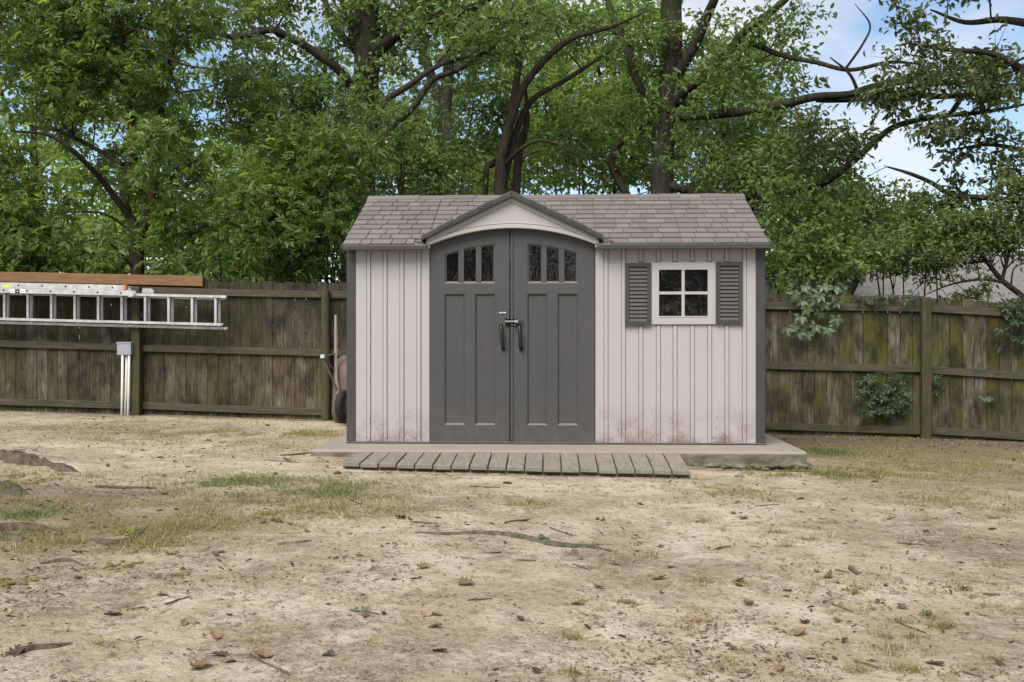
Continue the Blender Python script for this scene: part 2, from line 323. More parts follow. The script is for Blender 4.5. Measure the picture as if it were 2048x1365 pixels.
LEAF = dict(
    ash=m_leaf('boxelder_leaf', [(0., (0.062, 0.099, 0.027)), (.5, (0.112, 0.176, 0.045)), (.85, (0.194, 0.260, 0.069)), (1., (0.310, 0.338, 0.100))], .52, .40),
    oak=m_leaf('oak_leaf', [(0., (0.0571, 0.0950, 0.0305)), (.5, (0.1092, 0.1730, 0.0504)), (.93, (0.1907, 0.2620, 0.0819)), (.98, (0.2402, 0.2560, 0.0882)), (1., (0.2839, 0.1590, 0.0567))], .52, .40),
    dark=m_leaf('dark_oak_leaf', [(0., (0.0528, 0.0762, 0.0261)), (.5, (0.0936, 0.1288, 0.0396)), (.96, (0.1644, 0.2027, 0.0576)), (1., (0.3432, 0.1400, 0.0450))], .36, .36),
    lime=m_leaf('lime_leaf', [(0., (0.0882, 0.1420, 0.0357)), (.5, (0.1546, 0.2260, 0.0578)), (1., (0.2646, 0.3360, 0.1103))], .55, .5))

# ------------------------------------------------------------------ ground
def smooth(a, b, x): t = np.clip((x - a) / (b - a), 0, 1); return t * t * (3 - 2 * t)
def gz0(X, Y):
    X = np.asarray(X, float); Y = np.asarray(Y, float); t = np.clip((Y - 9.0) / 4.5, 0, 1); Xc = np.clip(X, -9, 9)
    z = (1 - t) * (-.088 - .020 * Xc) + t * (-.125 - .026 * Xc)
    near = np.clip((8.3 - Y) / 4, 0, 1); return z - .03 * near
def mound(X, Y):
    def g(cx, cy, rx, ry, h): return h * np.exp(-(((X - cx) / rx) ** 2 + ((Y - cy) / ry) ** 2) ** 1.5)
    return g(-3.95, 8.2, .7, .45, .09) + g(-3.35, 6.75, .55, .4, .05)
def gz(X, Y):
    X = np.atleast_1d(np.asarray(X, float)); Y = np.atleast_1d(np.asarray(Y, float))
    X, Y = np.broadcast_arrays(X, Y); s = X.shape; X = X.ravel(); Y = Y.ravel()
    z = gz0(X, Y) + mound(X, Y); a = np.clip((16 - np.abs(Y - 8)) / 6, 0, 1)
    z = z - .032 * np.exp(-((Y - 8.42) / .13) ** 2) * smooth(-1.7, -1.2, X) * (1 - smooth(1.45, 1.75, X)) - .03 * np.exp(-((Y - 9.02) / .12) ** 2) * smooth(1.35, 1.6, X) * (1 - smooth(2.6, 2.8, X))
    near_slab = np.exp(-np.maximum(0, np.maximum(np.abs(X - .45) - 2.1, np.abs(Y - 9.6) - 1.3)) * 3)
    z = z + a * (1 - .6 * near_slab) * (.030 * vn2(X, Y, .8) + .016 * vn2(X, Y, 2.7, 3) + .009 * vn2(X, Y, 9, 5) + .006 * vn2(X, Y, 24, 7))
    return z.reshape(s)
def G(px, py):
    r = ray(px, py); d = 6.0
    for _ in range(14):
        zz = gz(r[0] * d, d)[0]; d = max(1.5, min(40, (CAMZ - zz) / max(1e-4, -r[2])))
    return np.array([r[0] * d, d, gz(r[0] * d, d)[0]])

def gblob(X, Y, px, py, rx, ry):
    c = G(px, py); return np.exp(-(((X - c[0]) / rx) ** 2 + ((Y - c[1]) / ry) ** 2))
def moss_mask(X, Y):
    m = .55 * np.exp(-((X + 2.6) / 1.7) ** 2 - ((Y - 6.1) / 1.6) ** 2) + .45 * smooth(1.3, 3.2, X) * smooth(5.5, 9, Y) * (1 - smooth(11.5, 13.5, Y) * .3)
    return m + .35 * smooth(.2, 2.2, X) * (1 - smooth(4.2, 6, Y))*.6 + .2 * smooth(9.5, 11, Y)
def dirt_shade_mask(X, Y):
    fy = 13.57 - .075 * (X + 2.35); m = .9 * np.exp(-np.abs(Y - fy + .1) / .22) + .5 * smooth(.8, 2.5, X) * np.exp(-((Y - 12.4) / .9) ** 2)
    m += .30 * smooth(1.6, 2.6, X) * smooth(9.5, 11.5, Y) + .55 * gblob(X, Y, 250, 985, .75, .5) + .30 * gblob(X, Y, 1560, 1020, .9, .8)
    m += .95 * np.exp(-((Y - 8.34) / .13) ** 2) * smooth(-1.6, -1.2, X) * (1 - smooth(1.4, 1.7, X)) + .8*np.exp(-((Y-9.05)/.12)**2)*smooth(1.3,1.5,X)*(1-smooth(2.5,2.7,X))  # ramp foot: debris plus painted gap shadow; slab strip: painted undercut shade
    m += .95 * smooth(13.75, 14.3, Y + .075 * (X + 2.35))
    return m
def sandcut(X, Y): return gblob(X, Y, 600, 920, .7, .5)
xs = np.concatenate([[-400, -150, -60, -30, -18, -12, -9.5, -8], np.arange(-7.2, 7.21, .036), [8, 9.5, 12, 18, 30, 60, 150, 400]])
ys = [2.3]
while ys[-1] < 14.5: ys.append(ys[-1] * 1.0062)
ys = np.concatenate([[-400, -150, -60, -30, -15, -8, -4, -1, 1, 1.8], ys, [15.2, 16.2, 18, 20, 23, 27, 33, 42, 60, 100, 200, 500]])
XX, YY = np.meshgrid(xs, ys); ZZ = gz(XX, YY); nx, ny = len(xs), len(ys)
ii = np.arange((ny - 1) * (nx - 1)); r_, c_ = ii // (nx - 1), ii % (nx - 1); b_ = r_ * nx + c_
Fg = np.stack([b_, b_ + 1, b_ + nx + 1, b_ + nx], 1)
mo = np.clip(moss_mask(XX, YY) - sandcut(XX, YY), 0, 1); di = np.clip(dirt_shade_mask(XX, YY), 0, 1)
tag(link('ground', np_mesh('ground', np.stack([XX, YY, ZZ], -1).reshape(-1, 3), Fg, M['ground'], {'moss': mo.ravel(), 'dirt_shade': di.ravel()}, True)), kind='structure')

# ------------------------------------------------------------------ shed frame of reference
PHI = math.radians(2.6); SX = np.array([math.cos(PHI), -math.sin(PHI), 0]); SY = np.array([math.sin(PHI), math.cos(PHI), 0])
SR = np.array([.412, 9.8, 0.0])
def FP(px, py, yo=0.0):
    r = ray(px, py); C = np.array([0, 0, CAMZ]); t = (yo + (SR - C) @ SY) / (r @ SY); P = C + t * r - SR
    return float(P @ SX), float(P[2])
def fx(px, yo=0.0): return FP(px, 682, yo)[0]
def fz(py, yo=0.0, px=1113): return FP(px, py, yo)[1]

# slab
slab = tag(thing('concrete_slab', 'low concrete slab with chipped right edge carrying the garden shed', 'slab', tuple(SR), -PHI))
sb = MB(); sx0, sx1 = fx(622, -.58), fx(1613, -.58)
nseg = 60
prof = [(-.585, -.16), (-.585, -.05), (-.582, -.018), (-.570, -.004), (-.55, 0.0), (2.62, 0.0), (2.65, -.01), (2.66, -.16)]
V = []; F = []
for i in range(nseg + 1):
    x = sx0 + (sx1 - sx0) * i / nseg
    for (y, z) in prof:
        j = .006 * (vn2(x * 1., z * 5 + y, 5)[0]) if y < -.5 else 0
        V.append((x, y + j, z))
np_ = len(prof)
for i in range(nseg):
    for k in range(np_ - 1): F.append((i * np_ + k, (i + 1) * np_ + k, (i + 1) * np_ + k + 1, i * np_ + k + 1))
F += [tuple(range(np_)), tuple(nseg * np_ + k for k in range(np_))[::-1]]
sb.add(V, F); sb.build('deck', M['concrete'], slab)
# ragged aggregate footing under the slab edge
fb = MB(); rr = random.Random(3)
ico = bmesh.new(); bmesh.ops.create_icosphere(ico, subdivisions=2, radius=1)
ICO_V = np.array([v.co[:] for v in ico.verts]); ICO_F = [tuple(v.index for v in f.verts) for f in ico.faces]; ico.free()
def rock(mb, c, r, seed, sq=(1, 1, 1)):
    n = vn3(ICO_V * 1.6 + seed * 7.3) * .9 + .55; V = ICO_V * n[:, None] * np.array(sq) * r + np.array(c); mb.add(V, ICO_F)
for i in range(95):
    x = rr.uniform(fx(1385, -.58), sx1 + .02) if i < 75 else sx1 + rr.uniform(-.02, .02); y = -.60 + rr.uniform(-.015, .03) if i < 75 else rr.uniform(-.6, -.1)
    rock(fb, (x, y, -.115 + rr.uniform(-.02, .012) + (x<1.9)*-.01), rr.uniform(.018, .035), i, (1.4, 1, .6))
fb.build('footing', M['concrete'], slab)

# ------------------------------------------------------------------ shed
shed = thing('garden_shed', 'beige plastic garden shed with grey double doors, shuttered window and shingled roof', 'shed', tuple(SR), -PHI)
xl, xr = fx(695), fx(1528.5); ct = .078; DEP = 2.44; WT = 1.87
dl, dr = fx(860), fx(1189.5); dm = fx(1020.2)
# base rim
b = MB(); b.box(xl - .012, xr + .012, -.018, DEP + .012, .0, .018); b.build('base_rim', M['corner'], shed, .004)
# walls with battens
BLX = [fx(p) for p in (737.5, 770.5, 804, 838)]; BRX = [fx(p) for p in (1212, 1247, 1281.5, 1316.5, 1350, 1384.5, 1419, 1453.5, 1488.5)]
def siding_wall(a, c, bx):
    m_ = MB(); m_.box(a, c, .010, .05, .019, WT - .03); e = [a] + [q for x in bx for q in (x - .0225, x + .0225)] + [c]
    for k in range(0, len(e), 2): m_.box(e[k], e[k + 1], 0.0, .0095, .0195, WT - .0305)
    return m_.build('front_wall', M['siding'], shed)
wall_l = siding_wall(xl + ct - .01, dl, BLX); wall_r = siding_wall(dr, xr - ct + .01, BRX)
wh = MB(); wh.box(dl - .02, dr + .02, .06, .09, 1.7, 1.86); wh.build('header_wall', M['siding'], shed)
def batten_mesh(name, h):
    mb = MB(); P = [(-.0165, .011), (-.0150, -.012), (.0150, -.012), (.0165, .011)]
    V = [(x, y, z) for z in (0, h) for x, y in P]; mb.add(V, [(0, 1, 5, 4), (1, 2, 6, 5), (2, 3, 7, 6), (0, 3, 2, 1), (4, 5, 6, 7)])
    return mb.mesh(name, M['siding'])
bm_full = batten_mesh('batten', WT - .06)
for px in (737.5, 770.5, 804, 838): link('batten', bm_full, wall_l, (fx(px), .0005, .02))
wx0, wx1 = fx(1302.5), fx(1430.5); wz0, wz1 = fz(649, 0, 1366), fz(525.5, 0, 1366)
bm_low = batten_mesh('batten', wz0 - .035); bm_up = batten_mesh('batten', WT - .045 - wz1 - .012)
for px in (1212, 1247, 1281.5, 1316.5, 1350, 1384.5, 1419, 1453.5, 1488.5):
    x = fx(px)
    if px in (1281.5, 1316.5, 1350, 1384.5, 1419, 1453.5):
        link('batten', bm_low, wall_r, (x, .0005, .02)); link('batten', bm_up, wall_r, (x, .0005, wz1 + .012))
    else: link('batten', bm_full, wall_r, (x, .0005, .02))
for x0, x1 in ((xl + .004, xl + .054), (xr - .054, xr - .004)):
    s_ = MB(); s_.prism([(0, .019), (0, .019)], 0, 0) if False else None
    s_ = MB(); P = [(.06, .019), (DEP - .06, .019), (DEP - .06, WT), (DEP / 2, 2.40), (.06, WT)]
    s_.add([(x0, y, z) for y, z in P] + [(x1, y, z) for y, z in P], [tuple(range(5)), tuple(range(9, 4, -1))] + [(i + 5, (i + 1) % 5 + 5, (i + 1) % 5, i) for i in range(5)])
    s_.build('side_wall', M['siding'], shed)
s_ = MB(); s_.box(xl + ct, xr - ct, DEP - .05, DEP, .019, WT); s_.build('back_wall', M['siding'], shed)
for cx_, sx_ in ((xl, 1), (xr, -1)):
    for cy_, sy_ in ((0, 1), (DEP, -1)):
        c = MB(); o, i = -.008, ct
        P = [(o, o), (i, o), (i, .03), (.03, .03), (.03, i), (o, i)]
        c.add([(cx_ + sx_ * a, cy_ + sy_ * q, z) for z in (.019, WT - .02) for a, q in P], [(0, 1, 2, 3), (0, 3, 4, 5), (6, 9, 8, 7), (6, 11, 10, 9)] + [(k, (k + 1) % 6, (k + 1) % 6 + 6, k + 6) for k in range(6)])
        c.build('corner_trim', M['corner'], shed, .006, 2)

# roof
EY, RY = -.13, DEP / 2
rx0, rx1 = fx(684.5, EY), fx(1539, EY); ez = FP(1400, 488, EY)[1]; rz = FP(1111, 394, RY)[1]
slope = math.atan2(rz - ez, RY - EY); SL = math.hypot(rz - ez, RY - EY)
GY = -.155
gpk = FP(1023, 381.5, GY); gle = FP(842, 471, GY); gre = FP(1206, 469.5, GY)
gslope = (gpk[1] - gle[1]) / (gpk[0] - gle[0]); nl, nr_ = gle[0] + .05, gre[0] - .05
rzy = lambda y: ez + (y - EY) * math.tan(slope)
rf = MB()
def roof_slab(xa, xb, yf):
    P = [(yf, rzy(yf) - .034), (yf, rzy(yf)), (RY, rz), (2 * RY - EY, ez), (2 * RY - EY, ez - .034), (RY, rz - .045)]
    rf.add([(xa, y, z) for y, z in P] + [(xb, y, z) for y, z in P], [(0, 1, 2, 5), (5, 2, 3, 4), (6, 11, 8, 7), (11, 10, 9, 8)] + [(k, k + 6, (k + 1) % 6 + 6, (k + 1) % 6) for k in range(6)])
roof_slab(rx0 + .012, nl, EY); roof_slab(nl + .0005, nr_ - .0005, .10); roof_slab(nr_, rx1 - .012, EY)
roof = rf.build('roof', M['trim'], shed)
for a, c in ((rx0, nl), (nr_, rx1)):
    fa = MB(); fa.box(a, c, EY - .014, EY + .02, ez - .047, ez - .001); fa.build('fascia', M['trim'], roof, .006, 2)
# shingles: moulded panels, each shingle its own piece
NC = 10; expo = (SL - .04) / NC; npan = 5; pw = (rx1 - rx0) / npan
sh_cache = {}
def shingle_mesh(wd):
    k = round(wd, 3)
    if k not in sh_cache:
        mb = MB(); L = expo + .012; x0, x1 = .0032, wd - .0032
        mb.add([(x0, 0, .0), (x1, 0, .0), (x1, L, .0), (x0, L, .0), (x0, 0, .0165), (x1, 0, .0165), (x1, L, .003), (x0, L, .003)],
               [(0, 3, 2, 1), (4, 5, 6, 7), (0, 1, 5, 4), (1, 2, 6, 5), (2, 3, 7, 6), (3, 0, 4, 7)])
        sh_cache[k] = mb.mesh('shingle', M['shingle'], .0018)
    return sh_cache[k]
pats = [[5, 3, 6, 4, 6], [3, 6, 5, 4, 6], [6, 4, 3, 6, 5], [4, 6, 6, 3, 5], [6, 5, 4, 6, 3]]
for k in range(NC):
    y = EY + k * expo * math.cos(slope); z = ez + k * expo * math.sin(slope) + .0005
    for p in range(npan):
        pat = pats[(k * 2 + (p > 2)) % 5]; u = pw / 24.0; x = rx0 + p * pw
        for n_ in pat:
            wd = n_ * u - (.003 if n_ == pat[-1] else 0); xa, xb = x, x + wd
            hwz = (gpk[1] - .03 - (z + .35 * expo * math.sin(slope))) / gslope        # half width of the dormer at this height
            if hwz > 0:
                if xa > gpk[0] - hwz and xb < gpk[0] + hwz: xa = xb
                elif xa < gpk[0] - hwz < xb: xb = gpk[0] - hwz
                elif xa < gpk[0] + hwz < xb: xa = gpk[0] + hwz
            if xb - xa > .015:
                link('shingle', shingle_mesh(xb - xa), roof, (xa, y + random.uniform(-.002, .002), z + random.uniform(0, .0015)), (slope + random.uniform(-.003, .003), 0, random.uniform(-.004, .004)))
            x += n_ * u
# ridge caps
rc = MB(); capw = .118
rc.add([(0, -capw * math.cos(slope), -capw * math.sin(slope)), (0, 0, 0), (0, capw * math.cos(slope), -capw * math.sin(slope)), (0, -capw * math.cos(slope), -capw * math.sin(slope) + .017), (0, 0, .017), (0, capw * math.cos(slope), -capw * math.sin(slope) + .017)] +
       [(1, -capw * math.cos(slope), -capw * math.sin(slope)), (1, 0, 0), (1, capw * math.cos(slope), -capw * math.sin(slope)), (1, -capw * math.cos(slope), -capw * math.sin(slope) + .017), (1, 0, .017), (1, capw * math.cos(slope), -capw * math.sin(slope) + .017)],
       [(0, 1, 4, 3), (1, 2, 5, 4), (6, 9, 10, 7), (7, 10, 11, 8), (3, 4, 10, 9), (4, 5, 11, 10), (0, 3, 9, 6), (2, 8, 11, 5), (0, 6, 7, 1), (1, 7, 8, 2)])
rme = rc.mesh('ridge_cap', M['shingle'], 0)
x = rx0; k = 0
while x < rx1 - .02:
    wd = min(random.choice((.22, .27, .31)), rx1 - x)
    o = link('ridge_cap', rme, roof, (x, RY, rz + .004 + (k % 2) * .004)); o.scale = (wd - .004, 1, 1); x += wd; k += 1

# dormer gable over the doors
gab = MB(); th = .052
for s in (-1, 1):
    ex, ezz = (gle if s < 0 else gre)
    A = [(gpk[0], gpk[1]), (ex, ezz)]; Bq = [(gpk[0], gpk[1] - th * 1.08), (ex, ezz - th * .95)]
    gab.strip(A if s > 0 else A, Bq, GY, .95)
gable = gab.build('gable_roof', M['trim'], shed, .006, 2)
# small seams on the rake trim
for s in (-1, 1):
    for q in (.3, .52, .74):
        ex, ezz = (gle if s < 0 else gre); cxx = gpk[0] + (ex - gpk[0]) * q; czz = gpk[1] + (ezz - gpk[1]) * q
        rb = MB(); a = math.atan2(ezz - gpk[1], ex - gpk[0]); L = .16
        u_ = np.array([math.cos(a), math.sin(a)]); n_ = np.array([-u_[1], u_[0]]); n_ = n_ if n_[1] > 0 else -n_
        c0 = np.array([cxx, czz]); rb.strip([tuple(c0 - u_ * L / 2 + n_ * .006), tuple(c0 + u_ * L / 2 + n_ * .006)], [tuple(c0 - u_ * L / 2 - n_ * .03), tuple(c0 + u_ * L / 2 - n_ * .03)], GY - .004, GY + .3)
        rb.build('rake_shingle', M['trim'], gable, .003)
FY = -.085
ax0, az0 = FP(859, 489.5, FY); ax1, az1 = FP(1191, 489.5, FY); acx, acz = FP(1023, 456.5, FY)
hw = (ax1 - ax0) / 2; sag = acz - (az0 + az1) / 2; AR = (hw * hw + sag * sag) / (2 * sag)
def arch(x, off=0.0): xx = x - (ax0 + ax1) / 2; return acz + off - (AR - math.sqrt(max(0, AR * AR - xx * xx)))
N = 28
xsA = np.linspace(ax0 - .032, ax1 + .032, N)
def rake(x): return gpk[1] - th * 1.0 - (abs(x - gpk[0])) * (gslope if x < gpk[0] else (gpk[1] - gre[1]) / (gre[0] - gpk[0])) + .012
gf = MB()
top = [(x, max(rake(x), arch(x) + .006)) for x in xsA]; bot = [(x, arch(min(max(x, ax0), ax1))) for x in xsA]
# add exact peak
i_pk = int(np.searchsorted(xsA, gpk[0])); top.insert(i_pk, (gpk[0], rake(gpk[0]))); bot.insert(i_pk, (gpk[0], arch(gpk[0])))
gf.strip(top, bot, FY, .02); gfo = gf.build('gable_face', M['siding'], shed)
at_ = MB(); xs2 = np.linspace(ax0 - .03, ax1 + .03, 40)
cl = lambda x: arch(min(max(x, ax0), ax1))
at_.strip([(x, cl(x) + .034) for x in xs2], [(x, cl(x) - .001) for x in xs2], FY - .014, FY + .01)
at_.strip([(x, cl(x) + .052) for x in xs2], [(x, cl(x) + .040) for x in xs2], FY - .006, FY + .01)
at_.build('arch_trim', M['siding'], shed, .003)
for s in (-1, 1):
    ex = (gle if s < 0 else gre)[0] - s * .05; bd = MB(); ns = 8; X_ = np.linspace(gpk[0], ex, ns)
    bd.strip([(x, rake(x) + .004) for x in X_], [(x, max(rake(x) - .055, cl(x) + .03)) for x in X_], FY - .018, FY + .01); bd.build('rake_board', M['siding'], shed, .003)
for s, (px0, px1) in ((-1, (851.5, 859.5)), (1, (1190.0, 1196))):
    e = MB(); x0, x1 = fx(px0, FY), fx(px1, FY); e.box(x0, x1, FY, -.001, az0 - .03, az0 + .02); e.build('gable_return', M['siding'], shed, .003)

# doors
DY = -.012
def door(side):
    if side < 0: x0, x1 = dl + .006, dm - .006; wx = (889, 990.5); pn = ((894, 916.5), (928, 951.5), (963, 986.5)); lp = ((893.5, 930), (950, 986.5))
    else: x0, x1 = dm + .006, dr - .006; wx = (1054.5, 1156); pn = ((1058.5, 1082), (1093.5, 1117.5), (1129, 1152.5)); lp = ((1058.5, 1094.5), (1115, 1152))
    z0 = .024; zt = lambda x: arch(x) - .004
    wa, wb = fx(wx[0], DY), fx(wx[1], DY); wzb = fz(567, DY); plt, plb = fz(588, DY), fz(851, DY)
    wtop = lambda x: (zt(x) - .125)
    d = MB(); y0, y1 = DY, .04
    ns = 10
    def band(xa, xb, top, bot): X_ = np.linspace(xa, xb, ns); d.strip([(x, top(x)) for x in X_], [(x, bot(x)) for x in X_], y0, y1)
    K = lambda v: (lambda x: v)
    band(x0, wa, zt, K(z0)); band(wb, x1, zt, K(z0)); band(wa, wb, zt, wtop); band(wa, wb, K(wzb), K(plt)); band(wa, wb, K(plb), K(z0))
    gap = (fx(lp[0][1], DY), fx(lp[1][0], DY)); 
    band(gap[0], gap[1], K(plt), K(plb))
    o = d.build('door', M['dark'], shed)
    def frame(xa, xb, za, tb, depth, bw, parent, nm, mat, n=8):     # sloped moulding + inner recessed panel
        f = MB(); X_ = np.linspace(xa, xb, n); Xi = np.linspace(xa + bw, xb - bw, n)
        V = [(x, y0, za) for x in X_] + [(x, y0, tb(x)) for x in X_] + [(x, y0 + depth, za + bw) for x in Xi] + [(x, y0 + depth, tb(x) - bw) for x in Xi]; Fq = []
        for i in range(n - 1): Fq += [(i, i + 1, 2 * n + i + 1, 2 * n + i), (n + i, 3 * n + i, 3 * n + i + 1, n + i + 1), (2 * n + i, 2 * n + i + 1, 3 * n + i + 1, 3 * n + i)]
        Fq += [(0, 2 * n, 3 * n, n), (n - 1, 2 * n - 1, 4 * n - 1, 3 * n - 1)]
        f.add(V, Fq); me = bpy.data.meshes.new(nm); me.from_pydata(f.v, [], f.f); me.update(); me.materials.append(mat); return link(nm, me, parent)
    for a, b_2 in lp: 
        xa = wa if a == lp[0][0] else gap[1]; xb = gap[0] if a == lp[0][0] else wb
        frame(xa, xb, plb, K(plt), .018, .016, o, 'panel', M['dark'])
    # window: moulding ring, mullions and three panes
    mr = MB(); X_ = np.linspace(wa, wb, ns); bw = .02
    Xi = np.linspace(wa + bw, wb - bw, ns); V = [(x, y0, wzb) for x in X_] + [(x, y0, wtop(x)) for x in X_] + [(x, y0 + .014, wzb + bw) for x in Xi] + [(x, y0 + .014, wtop(x) - bw) for x in Xi]; Fq = []
    n = ns
    for i in range(n - 1): Fq += [(i, i + 1, 2 * n + i + 1, 2 * n + i), (n + i, 3 * n + i, 3 * n + i + 1, n + i + 1)]
    Fq += [(0, 2 * n, 3 * n, n), (n - 1, 2 * n - 1, 4 * n - 1, 3 * n - 1)]
    mr.add(V, Fq); me = bpy.data.meshes.new('window_moulding'); me.from_pydata(mr.v, [], mr.f); me.update(); me.materials.append(M['dark']); link('window_moulding', me, o)
    for i in range(2):
        a, c = fx(pn[i][1], DY), fx(pn[i + 1][0], DY); mu = MB(); X_ = np.linspace(a, c, 3); mu.strip([(x, wtop(x) - .003) for x in X_], [(x, wzb + .004) for x in X_], y0 + .003, y0 + .03); mu.build('mullion', M['dark'], o, .003)
    for a, c in pn:
        a, c = fx(a, DY) - .006, fx(c, DY) + .006; g = MB(); X_ = np.linspace(a, c, 5); g.strip([(x, wtop(x) - .015) for x in X_], [(x, wzb + .015) for x in X_], y0 + .0205, y0 + .026); g.build('pane', M['glass'], o)
    bk = MB(); bk.box(wa - .02, wb + .02, y0 + .045, y0 + .055, wzb - .02, wtop((wa + wb) / 2) + .09); bk.build('inner_liner', M['black'], o)
    # handle: bowed grip
    hx = fx(1004.5 if side < 0 else 1040.5, DY); za, zb = fz(652, DY), fz(698, DY); tilt = .010 if side < 0 else .008
    h = MB(); pts = catmull([(hx - tilt, y0 + .004, za), (hx - tilt * .8, y0 - .034, za - .016), (hx, y0 - .05, (za + zb) / 2), (hx + tilt * .7, y0 - .040, zb + .022), (hx + tilt, y0 + .004, zb)], 6)
    Vt, Ft = tube_np(pts, .0165, 10); Vt[:, 0] = Vt[:, 0]; h.add(Vt, Ft); h.build('handle', M['black'], o, smooth=True)
    for zz in (za, zb):
        hp = MB(); hp.lathe([(0, y0 - .008), (.018, y0 - .008), (.020, y0 + .001)], 14, 'y'); hp.build('handle_foot', M['black'], o, loc=(hx - tilt if zz == za else hx + tilt, 0, zz))
    return o
doorL = door(-1); doorR = door(1)
as_ = MB(); as_.box(fx(1021), fx(1026.5), DY - .012, DY + .001, .03, arch(dm) - .02); as_.build('astragal', M['dark'], doorR, .004)
for xx in (dl, dr):
    j = MB(); j.box(xx - .006, xx + .005, -.004, .05, .02, az0 - .005); j.build('door_jamb', M['corner'], shed)
th_ = MB(); th_.box(dl, dr, -.03, .02, .0, .022); th_.build('threshold', M['corner'], shed, .003)
# latch
la = MB(); lz = fz(643.5, DY)
def lx(px): return fx(px, DY - .015)
for a, c in ((1010, 1018), (1021.5, 1032.5)):
    for zz in (fz(637, DY), fz(650.5, DY)): la.box(lx(a), lx(c), DY - .018, DY + .001, zz - .008, zz + .008)
    la.box(lx(a), lx(c), DY - .034, DY + .001, lz - .013, lz + .012)
latch = la.build('slide_bolt_latch', M['hinge'], shed, .003)
bo = MB(); bo.box(lx(1010), lx(1036.5), DY - .042, DY - .03, lz - .006, lz + .007); bo.box(lx(1029), lx(1036.5), DY - .045, DY - .02, lz - .011, lz + .013); bo.build('bolt', M['steel'], latch, .002)
bo = MB(); bo.box(lx(1036.5), lx(1047), DY - .03, DY - .016, lz - .007, lz + .006); bo.build('bolt_end', M['black'], latch, .002)
for px, py in ((1016, 637.5), (1024, 637), (1030.5, 636.5), (1024, 650), (1030, 650.5)):
    sq = MB(); sq.lathe([(0, -.004), (.004, -.003), (.005, .001)], 10, 'y'); sq.build('screw', M['steel'], latch, loc=(lx(px), DY - .018, fz(py, DY)))
# badge
bd = MB(); bx0, bx1, bz0, bz1 = fx(997, DY), fx(1013.5, DY), fz(628.6, DY), fz(623.4, DY); bd.box(bx0, bx1, DY - .004, DY + .001, bz0, bz1); badge = bd.build('badge', M['black'], doorL, .0035, 2)
cu = bpy.data.curves.new('lettering', 'FONT'); cu.body = 'LIFETIME'; cu.align_x = 'CENTER'; cu.align_y = 'CENTER'; cu.size = .0175; cu.extrude = .0006; cu.offset = .0004
to = bpy.data.objects.new('t', cu); COL.objects.link(to); bpy.context.view_layer.update()
tm = bpy.data.meshes.new_from_object(to.evaluated_get(bpy.context.evaluated_depsgraph_get())); bpy.data.objects.remove(to); tm.materials.append(M['white'])
link('lettering', tm, badge, ((bx0 + bx1) / 2, DY - .0045, (bz0 + bz1) / 2), (math.pi / 2, 0, 0))

# window
WY = -.022
wn = MB(); ix0, ix1, iz0, iz1 = fx(1317.5), fx(1415), fz(634, 0, 1366), fz(540, 0, 1366)
wn.box(wx0, ix0, WY, .001, wz0, wz1); wn.box(ix1, wx1, WY, .001, wz0, wz1); wn.box(ix0, ix1, WY, .001, iz1, wz1); wn.box(ix0, ix1, WY, .001, wz0, iz0)
win = wn.build('window', M['siding'], shed)
mz = fz(586.5, 0, 1366); mx_ = fx(1366)
mm_ = MB(); mm_.box(mx_ - .0145, mx_ + .0145, WY + .003, -.002, iz0 - .002, iz1 + .002); mm_.build('muntin', M['siding'], win, .003)
mm_ = MB(); mm_.box(ix0 - .002, mx_ - .0145, WY + .004, -.002, mz - .013, mz + .013); mm_.box(mx_ + .0145, ix1 + .002, WY + .004, -.002, mz - .013, mz + .013); mm_.build('muntin', M['siding'], win)
ib = MB(); ib.box(ix0 - .002, ix1 + .002, WY - .004, WY + .02, iz0 - .006, iz0 + .006); ib.build('sill', M['siding'], win, .003)
for a, c in ((ix0, mx_), (mx_, ix1)):
    for e, f in ((iz0, mz), (mz, iz1)):
        g = MB(); g.box(a, c, -.006, -.003, e, f); g.build('pane', M['glass'], win)
for (pa, pb, ya, yb) in ((1249.5, 1301.5, 651, 526.5), (1430.5, 1484, 648.5, 524.5)):
    cpx = (pa + pb) / 2; a, c, e, f = fx(pa), fx(pb), fz(ya, 0, cpx), fz(yb, 0, cpx); fw = .036; Y0 = -.036
    s_ = MB(); s_.box(a, a + fw, Y0, -.011, e, f); s_.box(c - fw, c, Y0, -.011, e, f); s_.box(a + fw, c - fw, Y0, -.011, e, e + fw); s_.box(a + fw, c - fw, Y0, -.011, f - fw, f); s_.box(a + .01, c - .01, -.0135, -.0, e + .01, f - .01)
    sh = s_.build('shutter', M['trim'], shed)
    n = 14; hgt = (f - e - 2 * fw) / n
    lm = MB(); lm.add([(0, Y0 + .004, 0), (c - a - 2 * fw, Y0 + .004, 0), (c - a - 2 * fw, -.016, hgt * 1.02), (0, -.016, hgt * 1.02), (0, Y0 + .013, -.001), (c - a - 2 * fw, Y0 + .013, -.001)], [(0, 1, 2, 3), (0, 4, 5, 1), (4, 3, 2, 5)])
    lme = lm.mesh('louvre', M['trim'])
    for i in range(n): link('louvre', lme, sh, (a + fw, 0, e + fw + i * hgt))

